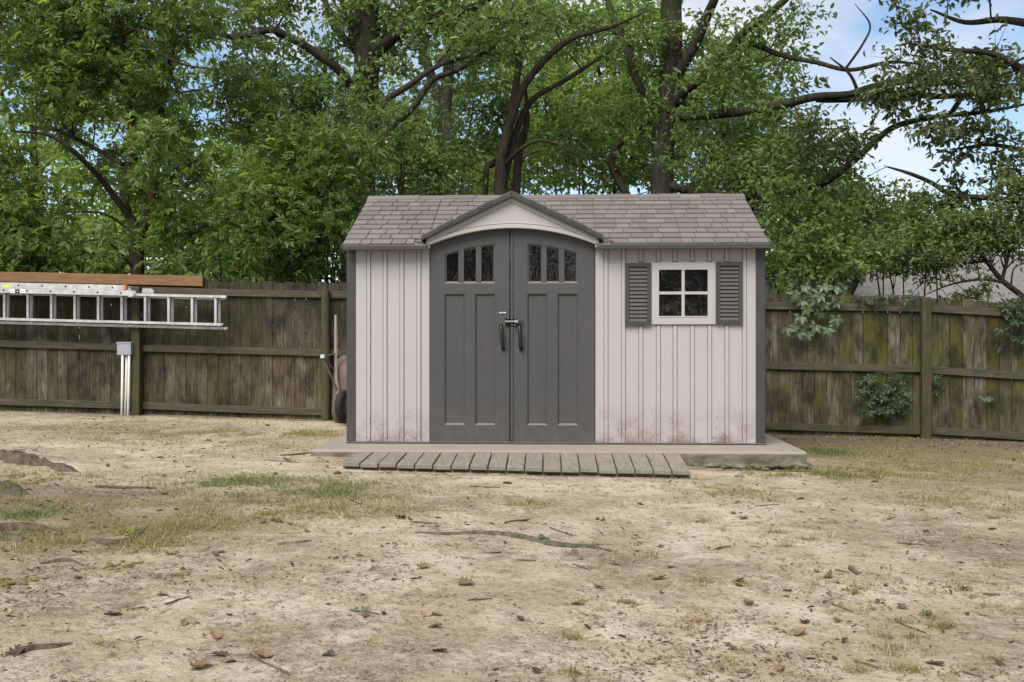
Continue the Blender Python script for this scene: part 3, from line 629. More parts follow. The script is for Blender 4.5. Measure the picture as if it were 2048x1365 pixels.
# ------------------------------------------------------------------ ramp of boards
rmp = thing('wooden_ramp', 'low weathered board ramp laid against the slab before the shed doors', 'ramp', (0, 0, 0))
nb = 19; bl = np.array(W(713.5, 904.5, 9.19)); br_ = np.array(W(1359.5, 906, 9.13)); fl = np.array(W(683, 926, 8.50)); fr = np.array(W(1381.5, 943, 8.43))
for i in range(nb):
    t0, t1 = (i + .037) / nb, (i + .963) / nb
    q = [bl + (br_ - bl) * t0, bl + (br_ - bl) * t1, fl + (fr - fl) * t1, fl + (fr - fl) * t0]
    j = random.uniform(-.012, .012); dz = random.uniform(-.002, .004); up = np.array([0, 0, 1.]); ctr = sum(q) / 4
    top = [p + up * dz for p in q]; dvec = (q[3] - q[0]) / np.linalg.norm(q[3] - q[0]); top[2] = top[2] + dvec * j; top[3] = top[3] + dvec * j
    bot = [p - up * .034 for p in top]; mb = MB(); mb.add([p - ctr for p in bot + top], [(0, 1, 2, 3), (7, 6, 5, 4), (0, 4, 5, 1), (1, 5, 6, 2), (2, 6, 7, 3), (3, 7, 4, 0)])
    mb.build('board', M['ramp'], rmp, .0035, loc=tuple(ctr))
for t in (.12, .5, .88):
    a, c = bl + (fl - bl) * t, br_ + (fr - br_) * t; mb = MB(); dz = np.array([0, 0, -.030]); h = np.array([0, 0, -.05]); wv = np.array([0, .02, 0])
    mb.add([a + dz - wv, a + dz + wv, c + dz + wv, c + dz - wv, a + dz - wv + h, a + dz + wv + h, c + dz + wv + h, c + dz - wv + h], [(0, 1, 2, 3), (7, 6, 5, 4), (0, 4, 5, 1), (1, 5, 6, 2), (2, 6, 7, 3), (3, 7, 4, 0)]); mb.build('joist', M['ramp'], rmp)

# ------------------------------------------------------------------ fence
FA = -math.atan(.075); FO = np.array([-2.35, 13.57, 0.0]); FX = np.array([math.cos(FA), math.sin(FA), 0]); FN = np.array([-math.sin(FA), math.cos(FA), 0])
def fbase(u): return -.115 - .026 * u - (.035 * (u - 7.4) if u > 7.4 else 0)
def fw(u, v, z): return FO + FX * u + FN * v + np.array([0, 0, z])
fence = thing('wooden_fence', 'weathered dog-eared picket fence with three rails and mossy green boards', 'fence', tuple(FO), FA)
PITCH = 2.467; PH = 1.80
vars_ = []
for k in range(8):
    r_ = random.Random(k); c1, c2 = r_.uniform(.02, .034), r_.uniform(.02, .034); hh = r_.uniform(-.012, .012); w2 = .0697
    mb = MB(); mb.prism([(-w2, -.12), (w2, -.12), (w2 - r_.uniform(0, .0012), PH - c2 + hh), (w2 - c2 * .45, PH - c2 * .25 + hh), (w2 - c2 * 1.15, PH + hh), (-w2 + c1 * 1.15, PH + hh), (-w2 + c1 * .45, PH - c1 * .25 + hh), (-w2 + r_.uniform(0, .0012), PH - c1 + hh)], 0, .017)
    vars_.append(mb.mesh('picket', M['picket'], .0035))
u = -6.2
while u < 10.6:
    pitch = .1425 if u < 3 else .1475
    o = link('picket', random.choice(vars_), fence, (u, random.uniform(0, .008), fbase(u) + random.uniform(-.014, .014)), (random.uniform(-.004, .004), random.uniform(-.0008, .0008), random.uniform(-.02, .02)))
    o.scale = (1.0 if u < 3 else random.uniform(1.0, 1.035), 1, 1)
    u += pitch + random.uniform(-.0006, .0008)
posts = [-4.93, -2.467, 0, 2.467, 4.93, 7.4, 9.87]
ends = [-6.3] + posts + [10.6]
for a, c in zip(ends[:-1], ends[1:]):
    for hz, hh in ((.165, .088), (.915, .088), (1.652, .088)):
        L = c - a; za, zc = fbase(a) + hz + random.uniform(-.008, .008), fbase(c) + hz + random.uniform(-.008, .008); sag = random.uniform(-.006, .004)
        mb = MB(); n = 8; V = []
        for i in range(n + 1):
            t = i / n; x = (t - .5) * (L - .004); z = (za + (zc - za) * t) - (za + zc) / 2 + sag * math.sin(math.pi * t); yy = .004 * math.sin(5 * t + a)
            V += [(x, -.038 + yy, z - hh / 2), (x, -.001, z - hh / 2), (x, -.001, z + hh / 2), (x, -.038 + yy, z + hh / 2)]
        F = []
        for i in range(n): F += [(i * 4 + k, i * 4 + (k + 1) % 4, i * 4 + 4 + (k + 1) % 4, i * 4 + 4 + k) for k in range(4)]
        F += [(0, 1, 2, 3), (n * 4 + 3, n * 4 + 2, n * 4 + 1, n * 4)]
        mb.add(V, F); mb.build('rail', M['rail'], fence, .003, loc=((a + c) / 2, 0, (za + zc) / 2))
for i, p in enumerate(posts):
    mb = MB(); hgt = {0: 1.71, 7.4: 1.79}.get(p, 1.70)
    if p == 0:
        pts = [(.004 * math.sin(z * 3), 0, z) for z in np.linspace(-.3, hgt, 12)]; mb.tube(pts, [.058, .055, .057, .052, .053], 14); mb.build('post', M['post'], fence, loc=(p, -.096, fbase(p)), smooth=False)
    else: mb.box(-.056, .056, -.05, .05, -.3, hgt); mb.build('post', M['post'], fence, .012, 2, loc=(p, -.09, fbase(p)))
for p in (-4.93, -2.467):
    mb = MB(); z = fbase(p) + 1.50 - .105; mb.box(-.015, .015, -.285, -.135, z - .004, z); mb.box(-.015, .015, -.145, -.139, z - .1, z); mb.build('ladder_bracket', M['hinge'], fence, loc=(p + .09, 0, 0))
    mb = MB(); mb.box(-.015, .105, -.150, -.139, z - .06, z - .04); mb.build('ladder_bracket', M['hinge'], fence, loc=(p, 0, 0))

# ------------------------------------------------------------------ hanging ladder, stacked ladder, lumber, electric box
def ft(px, py, v):   # pixel -> fence local (u, z) on plane v
    r = ray(px, py); C = np.array([0, 0, CAMZ]); t = (v + (FO - C) @ FN) / (r @ FN); P = C + t * r - FO; return float(P @ FX), float(P[2])
def uline(v, px, py, u): u0, z0 = ft(px, py, v); return z0 - .026 * (u - u0)
lad = thing('extension_ladder', 'long aluminium ladder hung sideways on the fence with open upright rungs', 'ladder', tuple(FO), FA)
def sloped(mb, u0, u1, zf, y0, y1, h):
    V = [(u, y, zf(u) + dz) for u in (u0, u1) for y, dz in ((y0, -h), (y1, -h), (y1, h), (y0, h))]
    mb.add(V, [(0, 1, 2, 3), (7, 6, 5, 4), (0, 4, 5, 1), (1, 5, 6, 2), (2, 6, 7, 3), (3, 7, 4, 0)])
secs = [(-.212, -.272, 591.5, 650.5, 452, 443), (-.142, -.202, 595.5, 658.0, 450, 452)]
for k, (ya, yb, pt, pb, et, eb) in enumerate(secs):
    vf = yb; zt = lambda u, vf=vf, pt=pt: uline(vf, 420, pt, u); zb = lambda u, vf=vf, pb=pb: uline(vf, 420, pb + (0.0), u)
    ue_t, ue_b = ft(et, pt, vf)[0], ft(eb, pb, vf)[0]; u0 = -6.1
    for zf, ue, sg in ((zt, ue_t, -1), (zb, ue_b, 1)):
        mb = MB(); sloped(mb, u0, ue, zf, yb, ya, .0045) ; 
        sloped(mb, u0, ue, (lambda u, zf=zf, sg=sg: zf(u) + sg * .010), yb - .001, yb + .004, .016); sloped(mb, u0, ue, (lambda u, zf=zf, sg=sg: zf(u) + sg * .010), ya - .004, ya + .001, .016)
        mb.build('side_rail', M['alu'], lad)
    for i in range(16):
        px = 430 - i * 47.0 + (0 if k == 0 else 7.5); uu = ft(px, 620, vf)[0] if i < 10 else ft(430 - 9 * 47.0 + (0 if k == 0 else 7.5), 620, vf)[0] - .302 * (i - 9)
        if uu < u0 + .05: break
        mb = MB(); yc = (ya + yb) / 2; z0, z1 = zb(uu), zt(uu)
        mb.box(-.017, .017, -.018, .014, 0, z1 - z0); mb.build('rung', M['alu'], lad, .006, 2, loc=(uu, yc, z0))
lad2 = thing('stacked_ladder', 'second aluminium ladder lying flat along the fence with riveted rails and stickers', 'ladder', tuple(FO), FA)
u0 = -6.1
for (pyc, pe_f, pe_r, nm) in ((573.0, 252, 281, 'upper_rail'), (583.5, 270, 303, 'lower_rail')):
    for v, pe in ((-.425, pe_f), (-.075, pe_r)):
        ue = ft(pe, pyc, v)[0]; zf = lambda u, pyc=pyc: uline(-.425, 120, pyc, u); mb = MB(); sg = 1 if v < -.2 else -1
        sloped(mb, u0, ue, zf, v - .0025, v + .0025, .032)
        sloped(mb, u0, ue, lambda u: zf(u) + .0305, v, v + sg * .026, .0025); sloped(mb, u0, ue, lambda u: zf(u) - .0305, v, v + sg * .026, .0025)
        mb.build(nm, M['alu'], lad2)
    for i in range(14):
        px = 38 + 47.0 * i if pyc < 580 else 54 + 47.0 * i
        px = 225 - 47 * i if pyc < 580 else 242 - 47 * i
        uu = ft(px, pyc, -.425)[0]
        if uu < u0 + .05: break
        mb = MB(); mb.box(-.016, .016, -.423, -.077, zf(uu) - .013, zf(uu) + .013); mb.build('rung', M['alu'], lad2, .004, loc=(uu, 0, 0))
        mb = MB(); mb.lathe([(0, -.4345), (.009, -.4335), (.0125, -.427)], 10, 'y'); mb.build('rivet', M['hinge'], lad2, loc=(uu, 0, zf(uu)))
def stick(px0, px1, py0, py1, mat, nm):
    a, zt = ft(px0, py0, -.4285); c, zb = ft(px1, py1, -.4285); mb = MB(); mb.box(a, c, -.4295, -.4277, zb, zt); mb.build(nm, mat, lad2)
stick(5, 19, 570, 575.5, M['yellow'], 'sticker')
for a, c, m_ in ((22, 29, 'white'), (30.5, 39, 'black'), (40, 45, 'white'), (46, 51, 'white')): stick(a, c, 579, 586.5, M[m_], 'sticker')
for a in (24, 34, 41.5, 47.5):
    p0, z0 = ft(a + 1, 583, -.4285); mb = MB(); mb.lathe([(0, -.4306), (.008, -.4305), (.008, -.429)], 10, 'y'); mb.build('sticker_mark', M['black' if a != 34 else 'white'], lad2, loc=(p0, 0, z0))
a, zt = ft(246, 570, -.43); c, zb = ft(253, 580, -.43); mb = MB(); mb.box(a, c, -.436, -.39, zb, zt); mb.build('end_cap', M['orange'], lad2, .003)
a, zt = ft(256, 583, -.43); c, zb = ft(272, 594, -.43); mb = MB(); mb.prism([(a, zb), (c - .05, zb), (c, zt - .02), (c, zt), (a, zt)], -.437, -.43); mb.build('foot_plate', M['alu'], lad2)
a, zt = ft(280, 577, -.2); c, zb = ft(303, 587, -.2); mb = MB(); mb.prism([(a, zb), (c, zb), (c, zt - .03), (c - .04, zt), (a, zt)], -.14, -.078); mb.build('foot_plate', M['alu'], lad2, .004)
board = MB(); ub, zb = ft(405, 573, -.04); ut, zt = ft(405, 552.5, -.04); h = (zt - zb) / 2
L = 6.1 + ub; mb = MB(); V = []
for x in (-L / 2, L / 2):
    dz = -.026 * x; V += [(x, -.018, dz - h), (x, .018, dz - h), (x, .018, dz + h), (x, -.018, dz + h)]
mb.add(V, [(0, 1, 2, 3), (7, 6, 5, 4), (0, 4, 5, 1), (1, 5, 6, 2), (2, 6, 7, 3), (3, 7, 4, 0)])
uc = -6.1 + L / 2; zc = (zb + zt) / 2 + .026 * L / 2
bo = mb.build('lumber_board', M['lumber'], None, .004, loc=tuple(fw(uc, -.0225, zc)), rot=(0, 0, FA)); tag(bo, 'long brown lumber board lying on edge along the fence top', 'board')
eb = thing('electrical_box', 'grey junction box on three white conduits standing before the fence post', 'electrical box', tuple(fw(ft(248, 833, -.16)[0], -.16, fbase(-2.6))), FA)
u0, zt = ft(234, 684.5, -.20); u1, zb = ft(262, 710.5, -.20); uo = ft(248, 833, -.16)[0]; zo = fbase(-2.6); a, c = u0 - uo, u1 - uo
mb = MB(); mb.box(a, c, -.045, .06, zb - zo, zt - zo - .012); mb.build('box', M['grey'], eb, .006, 2)
mb = MB(); mb.box(a - .005, c + .005, -.052, .062, zt - zo - .022, zt - zo); mb.build('lid', M['grey'], eb, .004, 2)
for a, c, y in ((245.5, 243.5, -.025), (251.5, 247.5, .01), (258.5, 255.5, -.02)):
    q, z1 = ft(a, 710, -.18); e, _ = ft(c, 833, -.18); mb = MB(); mb.tube([(e - uo, y, -.12), ((e + q) / 2 - uo, y, .3), (q - uo, y, zb - zo + .01)], .0155, 12); mb.build('conduit', M['pvc'], eb, smooth=True)

# ------------------------------------------------------------------ wheelbarrow stood on its nose behind the shed corner
wbX, wbY = -2.0, 13.02; wbz = float(gz(wbX, wbY)[0]) + .0
wb = thing('wheelbarrow', 'rusty wheelbarrow stood on its nose between fence post and shed', 'wheelbarrow', (wbX, wbY, wbz), math.radians(8))
wb.rotation_euler = (math.radians(-8), 0, math.radians(-15))
# tray: open side faces +y (the fence); rim rectangle at y=.28, floor at y=0
tr = MB(); n = 24
def rr_loop(w, z0, z1, y, r):
    P = []
    for cx_, cz_, a0 in ((w - r, z0 + r, -90), (w - r, z1 - r, 0), (-w + r, z1 - r, 90), (-w + r, z0 + r, 180)):
        for k in range(6): a = math.radians(a0 + 18 * k); P.append((cx_ + r * math.cos(a), y, cz_ + r * math.sin(a)))
    return P
loops = [rr_loop(.335, -.01, .90, .27, .12), rr_loop(.33, 0, .89, .275, .12), rr_loop(.28, .06, .80, .10, .10), rr_loop(.22, .14, .72, .0, .10), rr_loop(.10, .25, .6, -.01, .08)]
V = [p for l in loops for p in l]; n = 24
F = [(i * n + k, i * n + (k + 1) % n, (i + 1) * n + (k + 1) % n, (i + 1) * n + k) for i in range(4) for k in range(n)] + [tuple(4 * n + k for k in range(n))]
tr.add(V, F); to_ = tr.build('tray', M['rust'], wb, smooth=True)
for s in (-1, 1):
    mb = MB(); mb.tube([(s * .05, -.07, .05), (s * .17, -.05, .55), (s * .20, -.05, .9), (s * .245, -.02, 1.36)], [.02, .021, .021, .016], 8); mb.build('handle', M['woodhandle'], wb)
    mb = MB(); mb.tube([(s * .20, -.04, .66), (s * .25, -.30, .80)], .013, 8); mb.tube([(s * .25, -.30, .80), (s * .14, -.08, .42)], .013, 8); mb.tube([(s * .25, -.30, .80), (s * .20, -.04, .88)], .010, 8); mb.build('leg', M['rust'], wb)
    mb = MB(); mb.box(s * .25 - .03, s * .25 + .03, -.325, -.27, .78, .83); mb.build('leg_shoe', M['steel'], wb, .004)
wheel = MB(); prof = [(.10, -.035), (.15, -.045), (.185, -.035), (.197, -.015), (.197, .015), (.185, .035), (.15, .045), (.10, .035)]
wheel.lathe(prof, 28, 'x'); wob = wheel.build('wheel', M['rubber'], wb, smooth=True, loc=(0, -.17, .22))
for rr2 in (.192, .175):
    pass
rim = MB(); rim.lathe([(.015, -.05), (.02, -.03), (.105, -.03), (.105, .03), (.02, .03), (.015, .05)], 20, 'x'); rim.build('rim', M['rust'], wob)
mb = MB(); mb.tube([(-.09, -.17, .22), (.09, -.17, .22)], .010, 8); mb.build('axle', M['steel'], wb)
for s in (-1, 1):
    mb = MB(); mb.box(s * .075 - .005, s * .075 + .005, -.19, .0, .20, .24); mb.build('axle_bracket', M['rust'], wb)
# ------------------------------------------------------------------ vegetation generators
def leaf_geo(pos, d, nrm, size, wid=.42, fold=.25, droop=.25):
    N = len(pos); d = d / (np.linalg.norm(d, axis=1)[:, None] + 1e-9); s = np.cross(d, nrm); s /= np.linalg.norm(s, axis=1)[:, None] + 1e-9
    n = np.cross(s, d); L = size[:, None]; Wd = L * wid
    base = pos; tip = pos + d * L - n * L * droop; up = n * Wd * fold
    a, b_ = .35, .72
    P = np.stack([base, pos + d * L * a - s * Wd * .55 + up, pos + d * L * b_ - s * Wd * .38 + up - n * L * droop * .5, tip,
                  pos + d * L * b_ + s * Wd * .38 + up - n * L * droop * .5, pos + d * L * a + s * Wd * .55 + up], 1)
    i = np.arange(N)[:, None] * 6; F = np.concatenate([i + np.array([[0, 3, 2, 1]]), i + np.array([[0, 5, 4, 3]])], 1).reshape(-1, 4)
    return P.reshape(-1, 3), F
def unit(n): v = RNG.normal(size=(n, 3)); return v / np.linalg.norm(v, axis=1)[:, None]

def make_tree(name, label, limbs, blobs, leafmat, bark, nclust, per=70, size=(.08, .13), rad=.42, group=None, compound=0, cat='tree', flat=.55, sides=9, clump=.42, wid=.42, twigs=True, varshift=0.0):
    """limbs: list of (points world, radii). blobs: (cx,cy,cz,rx,ry,rz) ellipsoids filled with leafy sprays joined to the nearest limb."""
    base = np.array(limbs[0][0][0]); t = thing(name, label, cat, tuple(base), 0, group)
    V = []; F = []; off = 0; sk = []
    def addtube(P, R, n):
        nonlocal off
        v, f = tube_np(P, R, n); V.append(v); F.append(np.array(f) + off); off += len(v)
    for j, (P, R) in enumerate(limbs):
        C = catmull(P, 6); k = len(C); Rr = np.interp(np.linspace(0, 1, k), np.linspace(0, 1, len(R)), R)
        C = C + (vn3(C * 2.3 + j)[:, None] - .5) * np.minimum(.10, Rr[:, None] * .8) * unit(1)
        a = sides if Rr[0] > .06 else 6
        addtube(C, Rr, a); sk.append(np.column_stack([C, Rr]))
    SK = np.vstack(sk)
    # clusters
    vol = np.array([b[3] * b[4] * b[5] for b in blobs]) ** .8; cnt = np.maximum(1, (nclust * vol / vol.sum())).astype(int); C = []
    for b, n in zip(blobs, cnt):
        q = unit(n * 4) * (RNG.random((n * 4, 1)) ** .42); q = q * np.array(b[3:6]) + np.array(b[:3]); nv = vn3(q * 1.05 + 11.3); q = q[nv > clump][:n]; C.append(q)
    C = np.vstack(C); C = C[C[:, 2] > .3]
    LP, LD, LN, LS = [], [], [], []; CC = C.mean(0)
    d0 = np.array([np.min(np.linalg.norm(SK[:, :3] - c, axis=1)) for c in C]); C = C[np.argsort(d0)]
    for c in C:
        dv = SK[:, :3] - c; dist = np.linalg.norm(dv, axis=1) + np.maximum(0, SK[:, 2] - c[2] + .2) * 1.2; i = int(np.argmin(dist)); s = SK[i, :3]; L = np.linalg.norm(c - s)
        mid = (s + c) / 2 + unit(1)[0] * L * .14 + np.array([0, 0, L * .10]); r0 = min(SK[i, 3] * .6, .010 + L * .012)
        if L > .15:
            br = catmull([s, mid, c], 4); addtube(br, [r0, r0 * .7, .005], 5); SK = np.vstack([SK, np.column_stack([br[2:], np.linspace(r0 * .8, .006, len(br) - 2)])])
        oc_ = (c - CC) * np.array([1, 1, .3]); oc_ = oc_ / (np.linalg.norm(oc_) + .3); outd = (c - s) / (L + 1e-6); nt_ = 5; dirs = unit(nt_) * np.array([1, 1, .6]) + outd * .7 + np.array([0, 0, .0]); dirs /= np.linalg.norm(dirs, axis=1)[:, None]
        lens = RNG.uniform(.6, 1.25, nt_) * rad
        for q in range(nt_):
            e = c + dirs[q] * lens[q] - np.array([0, 0, .12 * lens[q]])
            if twigs: addtube(np.array([c, e]), [.005, .002], 3)
        m = int(per * RNG.uniform(.6, 1.3)); w_ = RNG.integers(0, nt_, m); tt = RNG.random(m) ** .7
        p = c + dirs[w_] * (lens[w_] * tt)[:, None] + RNG.normal(size=(m, 3)) * np.array([1, 1, flat]) * rad * .20
        d = dirs[w_] * .55 + unit(m) * .8 + np.array([0, 0, -.22]); LP.append(p); LD.append(d); n_ = unit(m) * .75 + np.array([0, 0, .55]) + oc_ * .5; LN.append(n_); LS.append(RNG.uniform(size[0], size[1], m) * np.where(RNG.random(m) < .25, RNG.uniform(.5, .8, m), RNG.uniform(.9, 1.35, m)) * RNG.uniform(.85, 1.15))
    LP, LD, LN, LS = map(np.concatenate, (LP, LD, LN, LS))
    if compound:
        nn = len(LP); d = LD / np.linalg.norm(LD, axis=1)[:, None]; s = np.cross(d, LN); s /= np.linalg.norm(s, axis=1)[:, None] + 1e-9; A = [(LP + d * LS[:, None] * .9, d)]
        for k in range(compound // 2):
            for sg in (-1, 1): A.append((LP + d * LS[:, None] * (.25 + .45 * k), d * .55 + s * sg * .9))
        LPn = np.concatenate([a for a, _ in A]); LD = np.concatenate([b for _, b in A]) + RNG.normal(size=(nn * len(A), 3)) * .12
        LN = np.concatenate([LN] * len(A)); LS = np.concatenate([LS] * len(A)) * RNG.uniform(.8, 1.1, nn * len(A)); cv = np.concatenate([RNG.random(nn)] * len(A)); LP = LPn
    else: cv = RNG.random(len(LP))
    lv = np.clip(.55 * cv + .45 * vn3(LP * .9 + 3.1) + RNG.normal(size=len(LP)) * .08 + varshift, 0, 1)
    lv = np.clip(lv, 0, .95); lv[RNG.random(len(LP)) > .998] = 1.0
    Vl, Fl = leaf_geo(LP - base, LD, LN, LS, wid); o = link('crown', np_mesh('crown', Vl, Fl, leafmat, {'var': np.repeat(lv, 6)}), t)
    Vw = np.vstack(V) - base; Fw = np.vstack([f for f in F]); o = link('trunk', np_mesh('trunk', Vw, Fw, bark, None, True), t)
    make_tree.n += len(LP); return t
make_tree.n = 0
def PXL(d, pts, dd=None): return [W(x, y, d + (dd[i] if dd else 0)) for i, (x, y) in enumerate(pts)]
def BL(px, py, d, rx, ry, rz): c = W(px, py, d); return (*c, rx, ry, rz)
def gnd(px, d): X = (px - CX) / FPX * d; return np.array([X, d, float(gz(X, d)[0]) - .1])

# ---- left boxelder by the fence
d = 15.2
make_tree('boxelder_tree', 'forked young tree with drooping compound leaves behind the ladders', [
    ([gnd(272, d), W(276, 545, d), W(277, 490, d), W(270, 455, d), W(255, 425, d), W(247, 380, d)], [.11, .10, .095, .08, .06, .05]),
    ([W(277, 480, d), W(292, 446, d), W(303, 400, d), W(312, 330, d + .2), W(327, 190, d + .3), W(343, 110, d + .3), W(349, 20, d + .2), W(352, -120, d)], [.08, .075, .06, .055, .05, .045, .04, .02]),
    ([W(250, 400, d), W(256, 340, d), W(268, 305, d - .1), W(258, 210, d - .2), W(246, 120, d - .2), W(240, 60, d - .3), W(222, 5, d - .3), W(205, -110, d - .4)], [.055, .05, .05, .045, .042, .036, .03, .02]),
    ([W(262, 440, d), W(217, 377, d - .3), W(180, 335, d - .6), W(140, 297, d - .9), W(95, 270, d - 1.0), W(20, 262, d - 1.2)], [.05, .045, .038, .032, .025, .012]),
    ([W(247, 330, d), W(185, 295, d + .2), W(110, 258, d + .4), W(70, 255, d + .6), W(-20, 220, d + .7)], [.035, .03, .025, .018, .01]),
    ([W(245, 70, d - .3), W(275, 60, d - .6), W(310, 100, d - .9), W(370, 130, d - 1), W(440, 140, d - 1)], [.03, .025, .02, .016, .008]),
    ([W(292, 446, d), W(370, 470, d - .5), W(430, 440, d - .8), W(520, 400, d - 1)], [.035, .03, .02, .01])],
    [BL(110, 330, d + .3, 1.4, .9, .9), BL(340, 250, d + .7, 1.5, .8, 1.2), BL(120, 130, d, 1.6, 1.1, 1.3), BL(360, 60, d, 1.6, 1.0, 1.2), BL(480, 330, d - .5, 1.6, .9, .8), BL(400, 440, d + .2, 1.2, .6, .5), BL(90, 470, d - .4, 1.2, .7, .5), BL(560, 420, d - .4, 1.0, .6, .7), BL(20, 20, d, 1.4, 1, 1.2), BL(230, -60, d, 1.8, .9, .5)],
    LEAF['ash'], M['bark_b'], 310, 30, (.065, .105), .46, None, 4, wid=.36, clump=.48)
# ---- big oak, left of the shed's gable
d = 19.5
make_tree('oak_tree', 'massive dark oak trunk with arching limbs rising behind the shed roof', [
    ([gnd(722, d), W(722, 400, d), W(728, 250, d), W(733, 130, d), W(733, 0, d), W(738, -150, d), W(742, -420, d)], [.34, .27, .25, .235, .23, .21, .12]),
    ([W(726, 130, d), W(706, 60, d + .3), W(690, 10, d + .5), W(668, -120, d + .7)], [.12, .115, .10, .06]),
    ([W(722, 110, d), W(690, 80, d + .6), W(665, 45, d + .9), W(630, -60, d + 1.2)], [.10, .08, .07, .04]),
    ([W(725, 200, d), W(677, 139, d - .4), W(620, 97, d - .6), W(560, 66, d - .8), W(533, 61, d - .9), W(472, 74, d - 1.0), W(400, 60, d - 1.1)], [.10, .085, .075, .07, .06, .05, .02]),
    ([W(742, 110, d), W(775, 85, d - .3), W(825, 50, d - .6), W(880, 33, d - .9), W(930, 20, d - 1.2), W(975, -2, d - 1.5), W(1060, -90, d - 2)], [.12, .11, .10, .085, .075, .065, .04])],
    [BL(560, 140, d - .6, 1.6, 1.2, .8), BL(640, 20, d, 1.5, 1.4, .8), BL(800, 60, d - .3, 1.4, 1.2, .8), BL(680, 260, d + .3, 1.1, .8, 1.0), BL(760, 170, d - .7, .9, .5, .7), BL(900, -20, d - 1, 1.6, 1.3, .7), BL(500, 10, d - .5, 1.2, 1, .9), BL(620, 210, d, .9, .8, .6)],
    LEAF['oak'], M['bark_a'], 200, 50, (.085, .135), .46, clump=.46)
# ---- leaning trees at the shed's left shoulder
d = 16.8
make_tree('leaning_tree', 'slender leaning tree curving up over the left end of the shed roof', [
    ([gnd(690, d), W(692, 365, d), W(706, 319, d), W(743, 256, d), W(766, 206, d), W(806, 179, d), W(875, 133, d), W(932, 113, d), W(960, 100, d)], [.085, .075, .072, .065, .055, .05, .04, .03, .01]),
    ([W(870, 136, d), W(895, 100, d + .1), W(919, 66, d + .2), W(965, 37, d + .3), W(1031, 40, d + .3)], [.03, .026, .022, .018, .008]),
    ([W(693, 350, d), W(698, 290, d + .3), W(694, 230, d + .5), W(690, 170, d + .6)], [.035, .03, .025, .012]),
    ([W(790, 250, d + .6), W(832, 206, d + .6), W(865, 163, d + .6), W(899, 146, d + .6), W(932, 130, d + .6), W(965, 106, d + .6), W(1015, 80, d + .6)], [.05, .055, .05, .045, .04, .035, .015]),
    ([W(700, 330, d), W(745, 290, d + .3), W(792, 248, d + .6)], [.05, .05, .05])],
    [BL(720, 330, d + .4, .8, .6, .7), BL(800, 300, d + .6, .8, .6, .6), BL(900, 90, d + .5, 1.0, .8, .6), BL(640, 300, d + .3, .8, .6, .9), BL(980, 60, d + .4, .9, .7, .5)],
    LEAF['oak'], M['bark_c'], 75, 55, (.07, .11), .4)
# ---- far trunk in the middle
d = 27.0
make_tree('forked_tree', 'distant forked trunk seen between the oak and the leaning stems', [
    ([gnd(893, d), W(893, 400, d), W(892, 309, d), W(888, 230, d), W(896, 150, d), W(902, 33, d), W(905, -150, d)], [.30, .24, .22, .21, .15, .13, .08]),
    ([W(886, 240, d), W(872, 180, d), W(850, 110, d + .4), W(838, 20, d + .6), W(820, -120, d + 1)], [.16, .14, .11, .09, .05])],
    [BL(860, 60, d + .5, 2.6, 1.8, 1.3), BL(960, 180, d + .5, 1.8, 1.4, 1.0), BL(800, 200, d + .5, 1.5, 1.2, 1.0), BL(900, 330, d + .6, 2.4, 1.3, .9)],
    LEAF['lime'], M['bark_c'], 130, 50, (.10, .16), .6)
# ---- multi-stem tree behind the gable
d = 17.6
make_tree('multi_stemmed_tree', 'multi-stemmed tree fanning up to the right behind the shed gable', [
    ([gnd(1000, d), W(1000, 385, d), W(1007, 300, d), W(1025, 230, d), W(1048, 172, d), W(1092, 118, d), W(1142, 78, d), W(1190, 64, d), W(1232, 50, d), W(1300, 20, d)], [.12, .10, .085, .075, .068, .058, .048, .04, .03, .012]),
    ([W(1000, 390, d + .1), W(1028, 275, d + .2), W(1065, 200, d + .3), W(1118, 168, d + .4), W(1165, 139, d + .5), W(1230, 96, d + .6)], [.075, .062, .052, .042, .034, .015]),
    ([gnd(1030, d + .6), W(1033, 375, d + .6), W(1045, 282, d + .6), W(1054, 240, d + .6), W(1050, 160, d + .7)], [.09, .075, .065, .05, .02]),
    ([W(1022, 240, d), W(1033, 160, d), W(1040, 110, d + .2), W(1050, 60, d + .3), W(1060, -10, d + .4), W(1070, -130, d + .4)], [.07, .06, .055, .045, .04, .02]),
    ([gnd(975, d + .3), W(972, 380, d + .3), W(985, 330, d + .3), W(1004, 310, d + .1)], [.06, .055, .05, .04]),
    ([W(1010, 330, d), W(1040, 300, d - .3), W(1075, 281, d - .5), W(1110, 287, d - .6), W(1145, 299, d - .7)], [.04, .034, .03, .022, .008])],
    [BL(1120, 60, d + .4, 1.3, 1.0, .7), BL(1180, 170, d + .6, 1.2, .9, .8), BL(1020, 120, d + .6, 1.0, .8, .7), BL(960, 300, d + .8, .9, .6, .7), BL(1120, 290, d + .7, 1.1, .8, .6)],
    LEAF['oak'], M['bark_b'], 95, 48, (.07, .115), .42, clump=.46)
